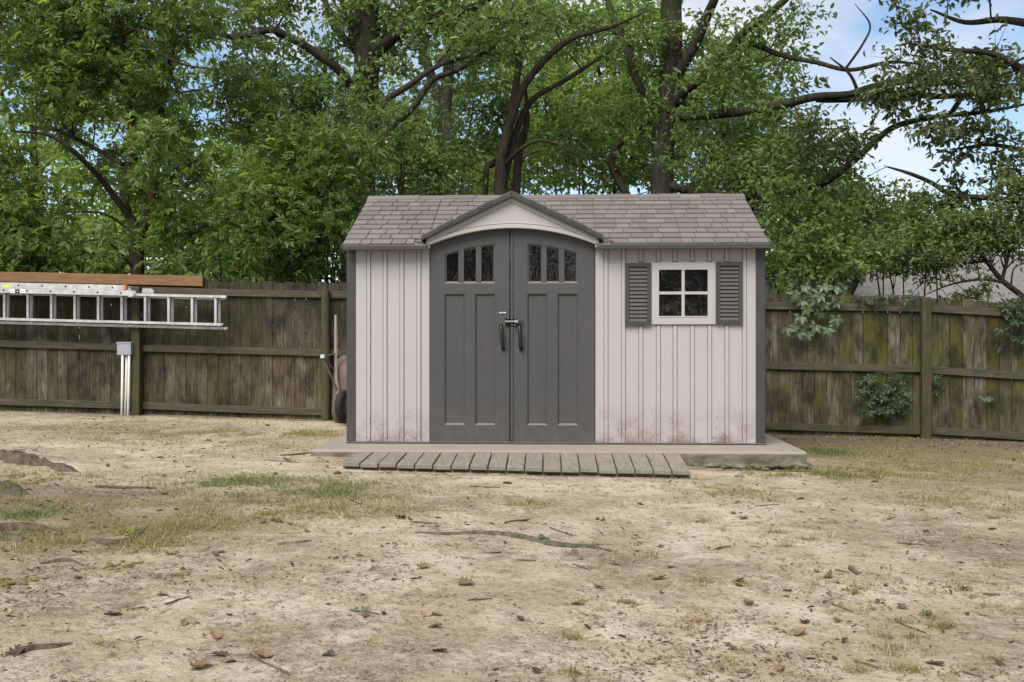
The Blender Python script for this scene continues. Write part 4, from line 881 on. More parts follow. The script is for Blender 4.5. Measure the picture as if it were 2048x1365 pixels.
# ---- big oak right of gable with the long limbs reaching right
d = 18.2
make_tree('spreading_oak', 'large oak with ivy-clad trunk and long limbs spreading over the right fence', [
    ([gnd(1323, d), W(1325, 382, d), W(1329, 264, d), W(1343, 132, d), W(1344, 0, d), W(1350, -160, d), W(1352, -400, d)], [.27, .20, .19, .185, .18, .16, .10]),
    ([W(1352, 170, d), W(1362, 140, d - .2), W(1391, 88, d - .4), W(1417, 26, d - .6), W(1434, -15, d - .8), W(1470, -130, d - 1)], [.10, .095, .085, .08, .07, .05]),
    ([W(1345, 215, d), W(1373, 176, d - .3), W(1435, 127, d - .6), W(1488, 66, d - .9), W(1532, 31, d - 1.2), W(1580, -10, d - 1.4), W(1650, -90, d - 1.6)], [.10, .09, .082, .072, .064, .055, .03]),
    ([W(1325, 240, d), W(1300, 205, d + .3), W(1281, 176, d + .4), W(1259, 110, d + .6), W(1237, 66, d + .8), W(1214, -5, d + 1)], [.08, .08, .075, .07, .065, .05]),
    ([W(1338, 235, d), W(1440, 228, d - .8), W(1514, 220, d - 1.4), W(1575, 207, d - 1.8), W(1632, 194, d - 2.1), W(1698, 189, d - 2.4), W(1751, 172, d - 2.6), W(1839, 160, d - 2.9), W(1940, 165, d - 3.1), W(2060, 110, d - 3.4)], [.085, .08, .072, .068, .062, .053, .045, .038, .03, .015]),
    ([W(1632, 197, d - 2.1), W(1720, 196, d - 2.2), W(1800, 188, d - 2.2), W(1884, 193, d - 2.3), W(1970, 186, d - 2.4), W(2060, 178, d - 2.4)], [.06, .055, .05, .045, .035, .02]),
    ([W(1330, 370, d), W(1450, 395, d - .6), W(1560, 385, d - 1.2), W(1640, 370, d - 1.7), W(1708, 321, d - 2.1), W(1751, 282, d - 2.3), W(1796, 251, d - 2.5), W(1884, 233, d - 2.7), W(1972, 224, d - 2.9), W(2070, 205, d - 3)], [.075, .07, .065, .06, .055, .05, .044, .038, .03, .015]),
    ([W(1900, 230, d - 2.7), W(1930, 190, d - 2.8), W(1980, 160, d - 2.9), W(2060, 130, d - 3)], [.04, .034, .03, .015]),
    ([W(1500, 85, d - .9), W(1560, 110, d - 1.3), W(1630, 125, d - 1.7), W(1700, 140, d - 2), W(1780, 125, d - 2.2), W(1850, 130, d - 2.3)], [.05, .045, .04, .034, .028, .012]),
    ([W(1690, 140, d - 2), W(1725, 90, d - 2.1), W(1740, 50, d - 2.1), W(1710, 8, d - 2.2)], [.022, .018, .014, .005]),
    ([W(1260, 400, d + .3), W(1225, 330, d + .3), W(1245, 280, d + .2), W(1300, 240, d)], [.07, .065, .06, .05]),
    ([W(1720, 200, d - 2.4), W(1700, 150, d - 2.5), W(1660, 115, d - 2.5)], [.03, .024, .01])],
    [BL(1290, 90, d + .4, 1.2, 1.0, .9), BL(1400, 200, d - .5, 1.1, .9, .8), BL(1480, 130, d - .8, 1.1, .9, .8), BL(1430, 300, d - .3, 1.2, .9, .7), BL(1240, 290, d + .5, 1.0, .8, .9), BL(1560, 270, d - 1.2, 1.1, .8, .5), BL(1590, 70, d - 1.3, .5, .6, .4), BL(1325, 130, d - .3, .3, .25, .9), BL(1318, 300, d - .3, .35, .25, .8), BL(1620, 380, d - 1.4, .8, .7, .4)],
    LEAF['oak'], M['bark_a'], 170, 48, (.075, .12), .42, clump=.46)
# dark nearer foliage carried by the long limbs, on a tree standing outside the right edge
d = 15.3
make_tree('right_oak', 'dark-leaved oak reaching in over the right end of the fence', [
    ([gnd(2330, d), W(2320, 400, d), W(2310, 200, d), W(2320, 0, d), W(2330, -200, d)], [.26, .22, .20, .18, .12]),
    ([W(2312, 230, d), W(2200, 130, d), W(2100, 60, d), W(2010, 40, d), W(1930, 45, d), W(1860, 20, d)], [.12, .10, .07, .05, .035, .012]),
    ([W(2312, 260, d), W(2180, 200, d - .2), W(2080, 160, d - .3), W(1990, 110, d - .4), W(1900, 100, d - .5), W(1810, 85, d - .5)], [.10, .08, .06, .045, .03, .010]),
    ([W(2312, 330, d), W(2150, 370, d), W(2050, 400, d), W(1980, 396, d - .1), W(1906, 391, d - .1), W(1862, 365, d - .2), W(1818, 347, d - .3), W(1774, 334, d - .3)], [.09, .07, .05, .042, .036, .032, .026, .012]),
    ([W(2150, 372, d), W(2060, 310, d), W(1985, 290, d), W(1900, 300, d)], [.05, .036, .028, .010]),
    ([W(2310, 150, d), W(2200, 20, d), W(2090, -60, d), W(1960, -80, d)], [.09, .07, .05, .02])],
    [BL(1960, 60, d, .85, .6, .6), BL(1850, 95, d - .3, .6, .5, .4), BL(2030, 150, d - .3, .7, .5, .5), BL(1760, 190, d - .2, .55, .4, .25), BL(1880, 190, d - .3, .7, .5, .3), BL(1840, 280, d - .3, .55, .4, .3), BL(1980, 290, d, .7, .5, .45), BL(2020, 400, d, .7, .5, .45), BL(1900, 400, d, .5, .4, .3), BL(2000, -60, d, 1.2, .8, .6), BL(1650, 280, d, .6, .5, .4), BL(1780, 30, d - .2, .25, .25, .25), BL(1740, 330, d, .5, .4, .4), BL(1640, 190, d, .5, .4, .3)],
    LEAF['dark'], M['bark_a'], 235, 46, (.075, .115), .36, clump=.36)
# ---- understory saplings and shrubs behind the fence
def sapling(name, label, px, d, blobs, mat, n, per, size, rad, group=None, lean=0, r=.04, cat='tree', compound=0, wid=.42, nst=3, vs_=0.0):
    base = gnd(px, d); L = []
    for k in range(nst):
        b = blobs[k % len(blobs)]; tgt = np.array(b[:3]) + np.array([RNG.uniform(-.3, .3), RNG.uniform(-.2, .2), b[5] * .6])
        p0 = base + np.array([RNG.uniform(-.12, .12) * k, RNG.uniform(-.1, .1), 0]); m1 = p0 * .6 + tgt * .4 + unit(1)[0] * .15; L.append(([p0, m1, tgt], [r, r * .75, r * .25]))
    n = int(n * .85); per = int(per * .85)
    return make_tree(name, label, L, blobs, mat, M['bark_b'], n, per, size, rad, group, compound, cat, wid=wid, varshift=vs_)
sapling('shrub', 'dense dark green shrub rising above the lumber board and ladders', 60, 14.9, [BL(60, 500, 14.9, 1.3, .5, .6), BL(-60, 400, 15.0, 1.2, .6, .9), BL(180, 520, 14.9, 1.0, .45, .45)], LEAF['ash'], 70, 36, (.07, .12), .4, cat='shrub', compound=2)
sapling('shrub', 'leafy shrub standing over the fence between lumber board end and shed', 520, 14.8, [BL(520, 480, 14.8, 1.1, .5, .7), BL(400, 500, 14.9, .9, .5, .6), BL(630, 460, 14.9, .8, .5, .8), BL(610, 380, 15.2, .9, .6, .7)], LEAF['ash'], 140, 34, (.06, .10), .42, cat='shrub', compound=4, wid=.36)
sapling('thicket_sapling', 'thin many-stemmed sapling clump at the left shoulder of the shed', 655, 15.4, [BL(660, 400, 15.4, .6, .5, .9), BL(690, 250, 15.6, .7, .5, .9), BL(600, 250, 15.8, .8, .6, .9)], LEAF['oak'], 70, 46, (.06, .1), .36, nst=6, r=.022)
sapling('understory_tree', 'bushy green understory tree just behind the left half of shed roof', 830, 17.5, [BL(800, 340, 17.5, 1.2, .7, .7), BL(900, 370, 17.7, 1.2, .6, .5), BL(940, 230, 18.2, .9, .7, .7)], LEAF['oak'], 95, 56, (.065, .105), .4, nst=4, r=.035)
sapling('understory_tree', 'yellow-green understory tree rising behind the right half of shed roof', 1180, 20.5, [BL(1150, 330, 20.5, 1.5, .9, .8), BL(1230, 200, 20.8, 1.4, .9, .9), BL(1090, 210, 21, 1.1, .8, .9), BL(1270, 350, 20.3, 1.2, .7, .6)], LEAF['lime'], 150, 58, (.08, .13), .46, nst=5, r=.05, vs_=-.12)
sapling('understory_tree', 'leafy understory tree between the big right trunk and shed corner', 1450, 16.4, [BL(1420, 340, 16.4, .9, .6, .5), BL(1500, 350, 16.3, .8, .6, .6), BL(1570, 330, 16.5, .8, .6, .6), BL(1500, 230, 16.9, .9, .6, .6)], LEAF['oak'], 115, 50, (.06, .10), .38, nst=5, r=.03)
sapling('thicket_shrub', 'bright green shrub crowding the fence right of the shed corner', 1600, 14.3, [BL(1580, 520, 14.3, .55, .4, .55), BL(1640, 470, 14.6, .6, .45, .6), BL(1700, 545, 14.2, .6, .4, .35), BL(1560, 430, 14.8, .5, .4, .5)], LEAF['oak'], 120, 44, (.055, .095), .32, nst=6, r=.02, cat='shrub')
sapling('thicket_shrub', 'yellowish glowing shrub beside the right end of the shed roof', 1640, 17.5, [BL(1620, 440, 17.5, .7, .5, .5), BL(1690, 430, 17.8, .8, .6, .45)], LEAF['lime'], 60, 52, (.06, .1), .36, nst=4, r=.025, cat='shrub', vs_=.12)
sapling('thicket_shrub', 'loose shrub spreading above the fence post in front of the grey roof', 1800, 14.6, [BL(1800, 520, 14.6, .8, .45, .5), BL(1880, 480, 14.8, .7, .45, .45), BL(1760, 430, 15.2, .7, .5, .4)], LEAF['oak'], 135, 42, (.05, .085), .34, nst=6, r=.02, cat='shrub')
for px, w_, zt, lab in ((-40, 1.5, 1.2, 'low thicket behind the fence under the ladder ends'), (190, 1.5, 1.15, 'low thicket behind the fence at the electrical box'), (420, 1.5, 1.1, 'low thicket behind the fence past the ladder rungs'), (620, 1.2, 1.1, 'low thicket behind the fence beside the wheelbarrow'), (1600, 1.1, .75, 'low thicket behind the fence under the pale creeper'), (1800, 1.0, .7, 'low thicket behind the fence at the right post'), (1990, 1.1, .7, 'low thicket behind the far right fence boards')):
    X = (px - CX) / FPX * 14.6; bl_ = [(X, 14.7 - .02 * X, zt * .55, w_, .4, zt), (X + .5, 15.2, zt * .8, w_, .5, zt)]
    L = [([np.array([X + k * .25, 14.7, -.3]), np.array([X + k * .35, 14.75, .6]), np.array([X + k * .5, 14.8, zt * 1.2])], [.02, .015, .006]) for k in (-1, 0, 1)]
    make_tree('thicket', lab, L, bl_, LEAF['ash' if px < 1000 else 'oak'], M['bark_b'], 62, 44, (.08, .13), .36, 'low thicket along the back of the fence', 0, 'shrub', clump=.3)
d = 14.4
make_tree('small_tree', 'low crooked small tree with a leafy clump at the right fence end', [
    ([gnd(2120, d), W(2095, 640, d), W(2042, 592, d), W(2004, 560, d), W(1971, 519, d), W(1928, 467, d), W(1890, 430, d)], [.05, .045, .04, .036, .028, .02, .008]),
    ([W(2010, 566, d), W(1960, 560, d - .1), W(1900, 570, d - .2), W(1850, 590, d - .2)], [.022, .018, .013, .006]),
    ([W(2004, 560, d), W(2020, 500, d), W(2040, 430, d + .1), W(2060, 370, d + .2)], [.026, .022, .018, .01]),
    ([W(1975, 522, d), W(1920, 525, d), W(1850, 500, d)], [.02, .014, .006])],
    [BL(2010, 560, d, .15, .12, .12), BL(1960, 470, d, .55, .4, .35), BL(2030, 450, d, .5, .4, .6), BL(1870, 520, d, .5, .35, .3), BL(1900, 590, d - .2, .4, .25, .15)],
    LEAF['dark'], M['bark_b'], 115, 40, (.05, .085), .3)
# ---- far trees closing the wood
far = [(70, 30, 'pale far tree filling the gap left of the forked young tree', 'lime', [(60, 300, 3, 1.5, 1.8), (120, 470, 2.6, 1.2, 1.2), (-40, 60, 2.8, 1.5, 2)], 190),
       (330, 28, 'broad far tree behind the forked young tree', 'lime', [(330, 380, 2.6, 1.3, 1.6), (420, 490, 2.4, 1.1, 1.0), (260, 160, 2.2, 1.2, 1.5)], 180),
       (560, 32, 'far tree showing between forked young tree and massive oak', 'lime', [(560, 380, 2.6, 1.3, 1.6), (640, 260, 2.2, 1.2, 1.4), (500, 480, 2.2, 1, 1)], 170),
       (800, 36, 'far pale tree seen beneath the arching limbs', 'lime', [(790, 300, 3.2, 1.5, 1.6), (900, 380, 3, 1.5, 1.2)], 150),
       (1010, 33, 'far tree behind the multi-stemmed tree', 'lime', [(1010, 270, 3, 1.5, 1.8), (1060, 80, 2.6, 1.5, 1.5)], 170),
       (1230, 31, 'far tree left of the large ivy-clad oak', 'lime', [(1240, 250, 2.8, 1.4, 2.2), (1180, 60, 2.4, 1.3, 1.4)], 170),
       (1460, 29, 'far tree right of the large ivy-clad oak', 'oak', [(1440, 280, 2.6, 1.4, 1.8), (1530, 380, 2.4, 1.3, 1.2), (1470, 120, 1.6, 1.2, 1.2), (1620, 430, 2., 1., .9)], 210),
       (1960, 46, 'row-like far tree low on the horizon past the grey roof', 'lime', [(1960, 520, 5, 2, 1.6), (1760, 500, 4, 2, 1.6)], 110)]
far += [(240, 23, 'low bushy tree closing the gap above lumber board', 'oak', [(120, 535, 1.6, .8, .8), (260, 540, 1.6, .8, .7), (400, 530, 1.6, .8, .8)], 90), (560, 24, 'low bushy tree closing the gap above bare fence top', 'oak', [(520, 530, 1.5, .8, .8), (640, 520, 1.4, .8, .9)], 75), (1700, 22, 'low bushy tree in front of the grey roof', 'oak', [(1620, 520, 1.2, .7, .7), (1790, 470, 1.1, .7, .5)], 70)]
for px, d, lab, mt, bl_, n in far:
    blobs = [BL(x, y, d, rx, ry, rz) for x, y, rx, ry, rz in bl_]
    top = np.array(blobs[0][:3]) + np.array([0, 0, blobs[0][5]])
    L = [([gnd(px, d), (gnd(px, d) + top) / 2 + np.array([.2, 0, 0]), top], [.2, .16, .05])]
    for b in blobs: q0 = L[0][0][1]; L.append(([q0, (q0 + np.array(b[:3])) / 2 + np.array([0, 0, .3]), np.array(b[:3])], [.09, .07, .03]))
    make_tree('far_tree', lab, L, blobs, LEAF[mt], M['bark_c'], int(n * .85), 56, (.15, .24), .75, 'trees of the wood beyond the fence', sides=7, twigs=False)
# trees on the viewer's side of the yard, seen only as reflections in the panes
for X, Y, h, lab in ((3.6, -12, 5.5, 'tree behind the viewer to the right, mirrored in the shed window'), (-5.0, -11, 6.5, 'dense tree behind the viewer to the left, mirrored in the door panes'), (-1.0, -14, 8.0, 'middle tree behind the viewer, mirrored in the door panes'), (9, -13, 6, 'outer right tree behind the viewer, unseen from the yard gate')):
    b = np.array([X, Y, -.2]); L = [([b, b + [.1, 0, h * .5], b + [0, .1, h]], [.2, .16, .06])]
    make_tree('yard_tree', lab, L, [(X, Y, h * .6, 3.0, 1.6, 1.9), (X + 1.8, Y, h * .45, 1.8, 1.2, 1.4), (X - 1.8, Y + .5, h * .45, 1.8, 1.2, 1.4)], LEAF['dark'], M['bark_a'], 150 if X != -1.0 else 24, 40, (.2, .34), .8, 'trees on the viewer side', twigs=False)

# ---- neighbour's house roof
hb = W(1900, 600, 30.0); H0 = np.array([11.0, 30, -.3])
house = thing('neighbour_house', 'neighbouring brick house with long grey shingled roof behind the right fence', 'house', tuple(H0))
mb = MB(); mb.box(-5.2, 7.5, 0, 7, 0, 2.35); mb.build('wall', M['brick'], house)
ez_, rz_ = 2.25, 3.95
mb = MB(); P = [(-.5, ez_), (3.5, rz_), (7.5, ez_), (7.5, ez_ - .15), (3.5, rz_ - .2), (-.5, ez_ - .15)]
mb.add([(-5.6, y, z) for y, z in P] + [(7.9, y, z) for y, z in P], [(0, 1, 4, 5), (1, 2, 3, 4), (6, 11, 10, 7), (7, 10, 9, 8)] + [(k, k + 6, (k + 1) % 6 + 6, (k + 1) % 6) for k in range(6)])
hr = mb.build('roof', M['farroof'], house)
mb = MB(); mb.box(1.6, 2.6, 2.6, 3.4, 3.3, 4.55); mb.box(1.52, 2.68, 2.52, 3.48, 4.55, 4.68); mb.build('chimney', M['brick'], hr)
mb = MB(); mb.box(-5.6, 7.9, -.56, -.5, ez_ - .22, ez_ - .02); mb.build('gutter', M['hwhite'], hr)
for x in (-3.2, 0, 3.4):
    mb = MB(); mb.box(x, x + 1.1, -.05, -.003, .9, 2.0); wv = mb.build('window', M['hwhite'], house); mb = MB(); mb.box(x + .08, x + 1.02, -.058, -.052, .98, 1.92); mb.build('pane', M['glass'], wv)

# ---- creepers on the right fence, leaf by leaf
def palm_leaf(seed, lo, hi, big=1.0):
    r_ = np.random.default_rng(seed); n = 5; ang = np.radians(np.array([-105, -52, 0, 52, 105]) + r_.normal(0, 7, 5)); ln = np.array([.62, .9, 1.0, .9, .62]) * .105 * big; V = []; F = []
    for a, L in zip(ang, ln):
        dv = np.array([math.sin(a), 0, -math.cos(a)]); sv = np.array([math.cos(a), 0, math.sin(a)]); w_ = L * .215; yv = np.array([0, -1., 0]); o = len(V)
        for t, ww, dy in ((0.06, .08, 0), (.3, .75, .05), (.58, 1.0, .07), (.82, .55, .02)):
            for s in (-1, 0, 1): V.append(dv * L * t + sv * s * w_ * ww + yv * L * (dy - (0.06 if s == 0 else 0)))
        V.append(dv * L - yv * L * .08)
        for i in range(3):
            for k in range(2): F.append((o + i * 3 + k, o + i * 3 + k + 1, o + i * 3 + k + 4, o + i * 3 + k + 3))
        F += [(o + 9, o + 10, o + 12), (o + 10, o + 11, o + 12)]
    me = bpy.data.meshes.new('leaf'); me.from_pydata([tuple(v) for v in V], [], F); at = me.attributes.new('var', 'FLOAT', 'POINT'); at.data.foreach_set('value', np.full(len(V), r_.uniform(lo, hi), np.float32)); me.materials.append(M['vine']); me.update(); return me
PALM = [palm_leaf(k, .45, 1.) for k in range(8)]; DPALM = [palm_leaf(k, 0., .3) for k in range(8)]
def creeper(label, pxs, v, stempx, scale=(.8, 1.25), pal=None):
    pal = pal or DPALM
    a0, z0 = ft(*stempx[0], v); t = thing('creeper_vine', label, 'vine', tuple(fw(a0, v, z0)), FA); o0 = np.array([a0, v, z0])
    def loc(px, py, vv): a, z = ft(px, py, vv); return np.array([a, vv, z]) - o0
    pts = [loc(px, py, v) for px, py in stempx]; mb = MB(); mb.tube(catmull(pts, 4), [.006, .005, .003], 6); st = mb.build('stem', M['twig'], t)
    for (px, py) in pxs:
        vv = v - random.uniform(.03, .14); p = loc(px, py, vv); near = min(pts, key=lambda q: np.linalg.norm(q - p)); mb2 = MB(); mb2.tube([near, (near + p) / 2 + np.array([0, -.02, .02]), p], .0018, 4, False); mb2.build('petiole', M['vine_stem'], t)
        o = link('leaf', random.choice(pal), t, tuple(p), (random.uniform(-.7, .25), random.uniform(-.5, .5), random.uniform(-.6, .6))); o.scale = [random.uniform(*scale)] * 3
M['vine_stem'] = simple('vine_stem', (.10, .07, .045), .8)
creeper('pale five-leaved creeper hanging over the fence beside the shed corner', [(1588, 650), (1612, 668), (1600, 632), (1612, 615), (1640, 625), (1650, 605), (1672, 635), (1630, 598), (1605, 600), (1655, 655), (1575, 655), (1598, 662), (1640, 590), (1620, 580), (1665, 590), (1590, 585), (1645, 572), (1675, 605), (1632, 650), (1668, 575), (1610, 572)], -.05, [(1640, 560), (1630, 590), (1620, 620), (1605, 650)], (.95, 1.35), PALM)
creeper('dark bushy creeper growing through the fence below the middle rail', [(1715 + 100 * random.random() ** .8, 752 + 75 * random.random()) for _ in range(64)], -.03, [(1770, 745), (1765, 780), (1755, 820)], (.7, 1.1))
creeper('sparse creeper sprig hanging just right of the fence post', [(1868 + random.uniform(-16, 22), 752 + random.uniform(-4, 34)) for _ in range(9)], -.03, [(1862, 742), (1872, 765), (1880, 785)], (.5, .8))
creeper('tiny bright creeper sprig on the far right fence boards', [(1972 + random.uniform(-9, 12), 796 + random.uniform(-6, 8)) for _ in range(6)], -.02, [(1966, 786), (1974, 796), (1982, 802)], (.4, .6), PALM)
creeper('creeper spilling over the fence top at its right end', [(1995 + 60 * random.random(), 600 + 95 * random.random() ** 1.3) for _ in range(30)], -.05, [(2040, 590), (2025, 630), (2020, 690)], (.7, 1.1))
creeper('small creeper trailing along the fence top left of the post', [(1715 + 125 * random.random(), 588 + 18 * random.random()) for _ in range(22)], -.03, [(1840, 590), (1780, 592), (1720, 596)], (.4, .65))

# ------------------------------------------------------------------ roots, stones, twigs, fallen leaves
def groundline(pts, lift=0.0): return [G(x, y) + np.array([0, 0, lift]) for x, y in pts]
def root(label, pts, R, lift=0.0, mat='root', n=10):
    P = np.array(catmull(groundline(pts, lift), 5)); b = P[0].copy(); o = MB(); k = len(P); Rr = np.interp(np.linspace(0, 1, k), np.linspace(0, 1, len(R)), R) * (1 + .25 * (vn3(P * 9) - .5)); V, F = tube_np(P - b, Rr, n)
    V[:, 2] *= 1; me = np_mesh('tree_root', V, F, M[mat], None, True); return tag(link('tree_root', me, None, tuple(b)), label, 'root')
root('thin grey surface root snaking across the bare sand before the ramp', [(830, 1066), (900, 1070), (960, 1068), (1030, 1074), (1085, 1086), (1130, 1094), (1180, 1096), (1222, 1104)], [.008, .016, .019, .021, .024, .022, .018, .008])
root('knobbly grey root pair half buried at the left grass', [(-30, 1066), (30, 1060), (80, 1062), (125, 1072)], [.045, .042, .034, .012])
root('smooth low root bulge under the knobbly pair', [(-30, 1082), (20, 1080), (60, 1086)], [.034, .034, .018])
root('short curved root with mossy back in the left grass', [(195, 1082), (220, 1090), (250, 1086), (275, 1074), (292, 1056)], [.018, .028, .025, .022, .01])
root('flat pale root slab in the left foreground sand', [(80, 1128), (130, 1122), (170, 1132)], [.012, .022, .008], -.006)
root('pale flaking root end at the lower left of the yard', [(20, 1312), (60, 1300), (100, 1296), (145, 1288)], [.010, .018, .015, .006])
def flare(label, pts, R):
    P = catmull([np.array(p, float) for p in pts], 18); b = P[0].copy(); k = len(P); Rr = np.interp(np.linspace(0, 1, k), np.linspace(0, 1, len(R)), R); V, F = tube_np(P - b, Rr, 48)
    n = vn3((V + b) * 6) - .5 + .55 * (vn3((V + b) * 17) - .5) + .4 * (vn3((V + b) * 48) - .5); ax = np.repeat(P - b, 48, 0); V = ax + (V - ax) * (1 + .6 * n)[:, None]
    return tag(link('tree_root', np_mesh('tree_root', V, F, M['root'], None, True), None, tuple(b)), label, 'root')
flare('thick bark-covered root flare swelling from the ground by the left fence', [(-4.9, 8.5, .03), (-4.2, 8.25, -.03), (-3.8, 8.1, -.05), (-3.45, 8.0, -.07), (-3.1, 7.92, -.13)], [.2, .17, .16, .12, .04])
flare('smaller bark-covered root flare before the thick one', [(-4.2, 6.9, .0), (-3.5, 6.75, -.05), (-3.15, 6.65, -.06), (-2.75, 6.55, -.12)], [.14, .12, .10, .04])
mg = MB(); rr = random.Random(5)
for (px, py, n, sp) in ((245, 1062, 40, 24), (60, 945, 30, 40), (235, 1130, 16, 30), (20, 1165, 16, 40)):
    for i in range(n):
        g = G(px + rr.gauss(0, sp * .6), py + rr.gauss(0, 4)); rock(mg, g + np.array([0, 0, .004]), rr.uniform(.006, .015), i, (1.3, 1.3, .5))
tag(mg.build('moss', M['moss'], None), 'low green moss cushions among the roots', 'moss', kind='stuff')
def near_what(P):
    X, Y = P[0], P[1]; fy = 13.57 - .075 * (X + 2.35)
    if fy - Y < 1.0: return 'at the foot of the fence'
    if X < -2.2 and 5.9 < Y < 8.9: return 'among the surface roots'
    if 9.0 < Y < 12.6 and (X < -1.6 or X > 2.6): return 'beside the shed slab'
    if 7.9 < Y <= 9.2 and -1.6 < X < 1.7: return 'in front of the board ramp'
    if 7.0 < Y <= 9.2 and X >= 1.7: return 'in the thin grass off the slab corner'
    if -2.2 <= X < -.2 and 6.2 < Y < 8.9: return 'in the grassy patch before the ramp'
    if 5.2 < Y <= 7.9: return 'on the bare sand around the thin surface root'
    return 'on the open sandy foreground'
def stone(label, px, py, r, sq=(1, 1, .6), group=None):
    g = G(px, py); mb = MB(); rock(mb, (0, 0, 0), r, px * .01, sq); tag(mb.build('stone', M['stone'], None, smooth=True, loc=tuple(g + np.array([0, 0, r * .15]))), label, 'stone', group)
stone('rounded pale stone in the sand beside the ramp end', 1480, 955, .036)
stone('smooth grey stone among tufts in the right foreground', 1945, 1279, .026, (1.3, 1, .7))
stone('pale angular stone at the foot of the curved mossy root', 262, 1105, .026)
stone('flat grey stone beside the thin surface root', 985, 1105, .034, (1.5, 1, .3))
stone('flat grey stone below the thin surface root end', 1142, 1119, .036, (1.3, 1, .35))
stone('small dark stone on open sand in the right foreground', 1632, 1250, .014)
stone('bluish flat stone under the last ramp boards', 1335, 952, .03, (1.6, 1, .4))
for (px, py) in ((293, 1152), (372, 1150), (275, 1178), (940, 1078), (968, 1082), (1205, 1110), (1386, 1336), (1905, 1072), (1670, 1165), (1790, 1188), (1380, 1235), (560, 1010), (1700, 1046), (1560, 1120), (90, 1195), (820, 1300), (1730, 1285), (1500, 1240), (140, 1018), (180, 1012), (460, 1190), (610, 1250), (1250, 1205), (1825, 1120)):
    stone('small loose pebble ' + near_what(G(px, py)), px, py, random.uniform(.010, .02), (random.uniform(1, 1.5), 1, .6), 'pebbles ' + near_what(G(px, py)))
def twig(p0, p1, r, mat='twig', label='thin broken twig lying on the sandy yard', group='twigs strewn on the yard', bend=.03):
    a, c = G(*p0), G(*p1)
    if group: label = 'thin broken twig ' + near_what((a + c) / 2); group = 'twigs ' + near_what((a + c) / 2)
    L = np.linalg.norm(c - a); s = np.cross(c - a, [0, 0, 1.]); s /= np.linalg.norm(s) + 1e-9
    P = [a + (c - a) * t + s * L * bend * math.sin(math.pi * t * 1.3) * random.choice((-1, 1)) + np.array([0, 0, r * .7]) for t in np.linspace(0, 1, 5)]
    P = np.array(P); P[:, 2] = np.maximum(P[:, 2], gz(P[:, 0], P[:, 1]) + r * .6); b = P[0].copy(); mb = MB(); mb.tube(P - b, [r, r * 1.1, r * .9, r * .6], 6); tag(mb.build('twig', M[mat], None, loc=tuple(b)), label, 'twig', group)
twig((553, 1090), (622, 1083), .011, 'palewood', 'pale barkless stick lying in the dry grass', None)
twig((190, 975), (312, 979), .010, 'twig', 'long dark stick lying beside the root mound', None)
twig((1700, 1139), (1716, 1151), .012, 'twig', 'stubby dark bark piece on the right sand', None)
for p0, p1 in (((1010, 1047), (1060, 1040)), ((1100, 1057), (1143, 1072)), ((935, 1202), (985, 1198)), ((1795, 1245), (1850, 1268)), ((1710, 1325), (1757, 1338)), ((1665, 1210), (1705, 1225)), ((500, 1310), (560, 1343)), ((1145, 1130), (1182, 1142)), ((940, 974), (1000, 976)), ((1435, 1098), (1462, 1094)), ((1965, 1190), (2000, 1192)), ((1670, 1141), (1700, 1148)), ((1795, 1087), (1850, 1092)), ((1500, 1094), (1522, 1097)), ((1510, 1013), (1560, 1010)), ((700, 1222), (760, 1230)), ((560, 912), (640, 905)), ((540, 922), (600, 926)), ((1035, 1121), (1072, 1123)), ((560, 1340), (580, 1352)), ((1925, 1345), (1965, 1356)), ((820, 1045), (875, 1048)), ((1845, 1080), (1870, 1095)), ((330, 1210), (380, 1195))):
    twig(p0, p1, random.uniform(.0035, .0065))
def dvar(k): return ((k * 5) % 14) / 13.0
def dry_mesh(seed):
    r_ = np.random.default_rng(seed); n = 9; V = []; F = []; L = .11
    prof = np.array([.05, .35, .62, .40, .80, .52, .78, .45, .03]) * .36 * L * r_.uniform(.8, 1.2); cur = r_.uniform(-.5, 1.1); cup = r_.uniform(.2, 1.0)
    for i in range(n):
        t = i / (n - 1); x = (t - .5) * L; zc = cur * .35 * L * (t - .5) ** 2 * 2.4
        for s in (-1, -.5, 0, .5, 1): V.append((x, s * prof[i], zc + cup * abs(s) ** 1.6 * prof[i] * .8 + .004 * r_.normal() * (abs(s) > .9)))
    for i in range(n - 1):
        for k in range(4): F.append((i * 5 + k, i * 5 + k + 1, i * 5 + k + 6, i * 5 + k + 5))
    return np_mesh('dry_leaf', np.array(V), np.array(F), M['dry'], {'var': np.full(len(V), dvar(seed))}, True)
DRY = [dry_mesh(k) for k in range(14)]; DVAR = {m_.name: dvar(k) for k, m_ in enumerate(DRY)}
spots = [(655, 1312), (768, 1230), (440, 1107), (340, 1110), (1070, 1344), (1175, 1256), (1040, 1240), (730, 1235), (352, 1020), (1965, 1232), (1935, 1230), (675, 970), (327, 953), (400, 1338), (30, 1310), (1205, 1255), (1155, 1210), (1320, 1160), (800, 1037), (820, 1040), (555, 1045), (550, 950), (250, 935), (215, 933), (350, 925), (110, 862), (380, 870), (285, 902), (720, 912), (1195, 1040), (1205, 1042), (870, 1232), (1750, 965), (1520, 935), (2028, 922), (1640, 892), (1890, 890), (1495, 1210), (1610, 1248), (1855, 1230), (1675, 1245), (1740, 1322), (1400, 1240), (1465, 1300), (1150, 1105), (1060, 1005), (1015, 968), (930, 922), (838, 910), (965, 925), (180, 1045), (130, 1040), (160, 1108), (60, 1140), (260, 1220), (430, 1275), (880, 1305), (1300, 1330), (1985, 1060), (1900, 1015), (1780, 1040), (1690, 1000), (1600, 1000), (1450, 1010), (1280, 1010), (1500, 882), (1420, 905), (1745, 1220), (2000, 1330), (1870, 1330), (1560, 1340), (1230, 1130)]
for i in range(70): spots.append((random.uniform(0, 2048), 835 + 520 * random.random() ** 1.5))
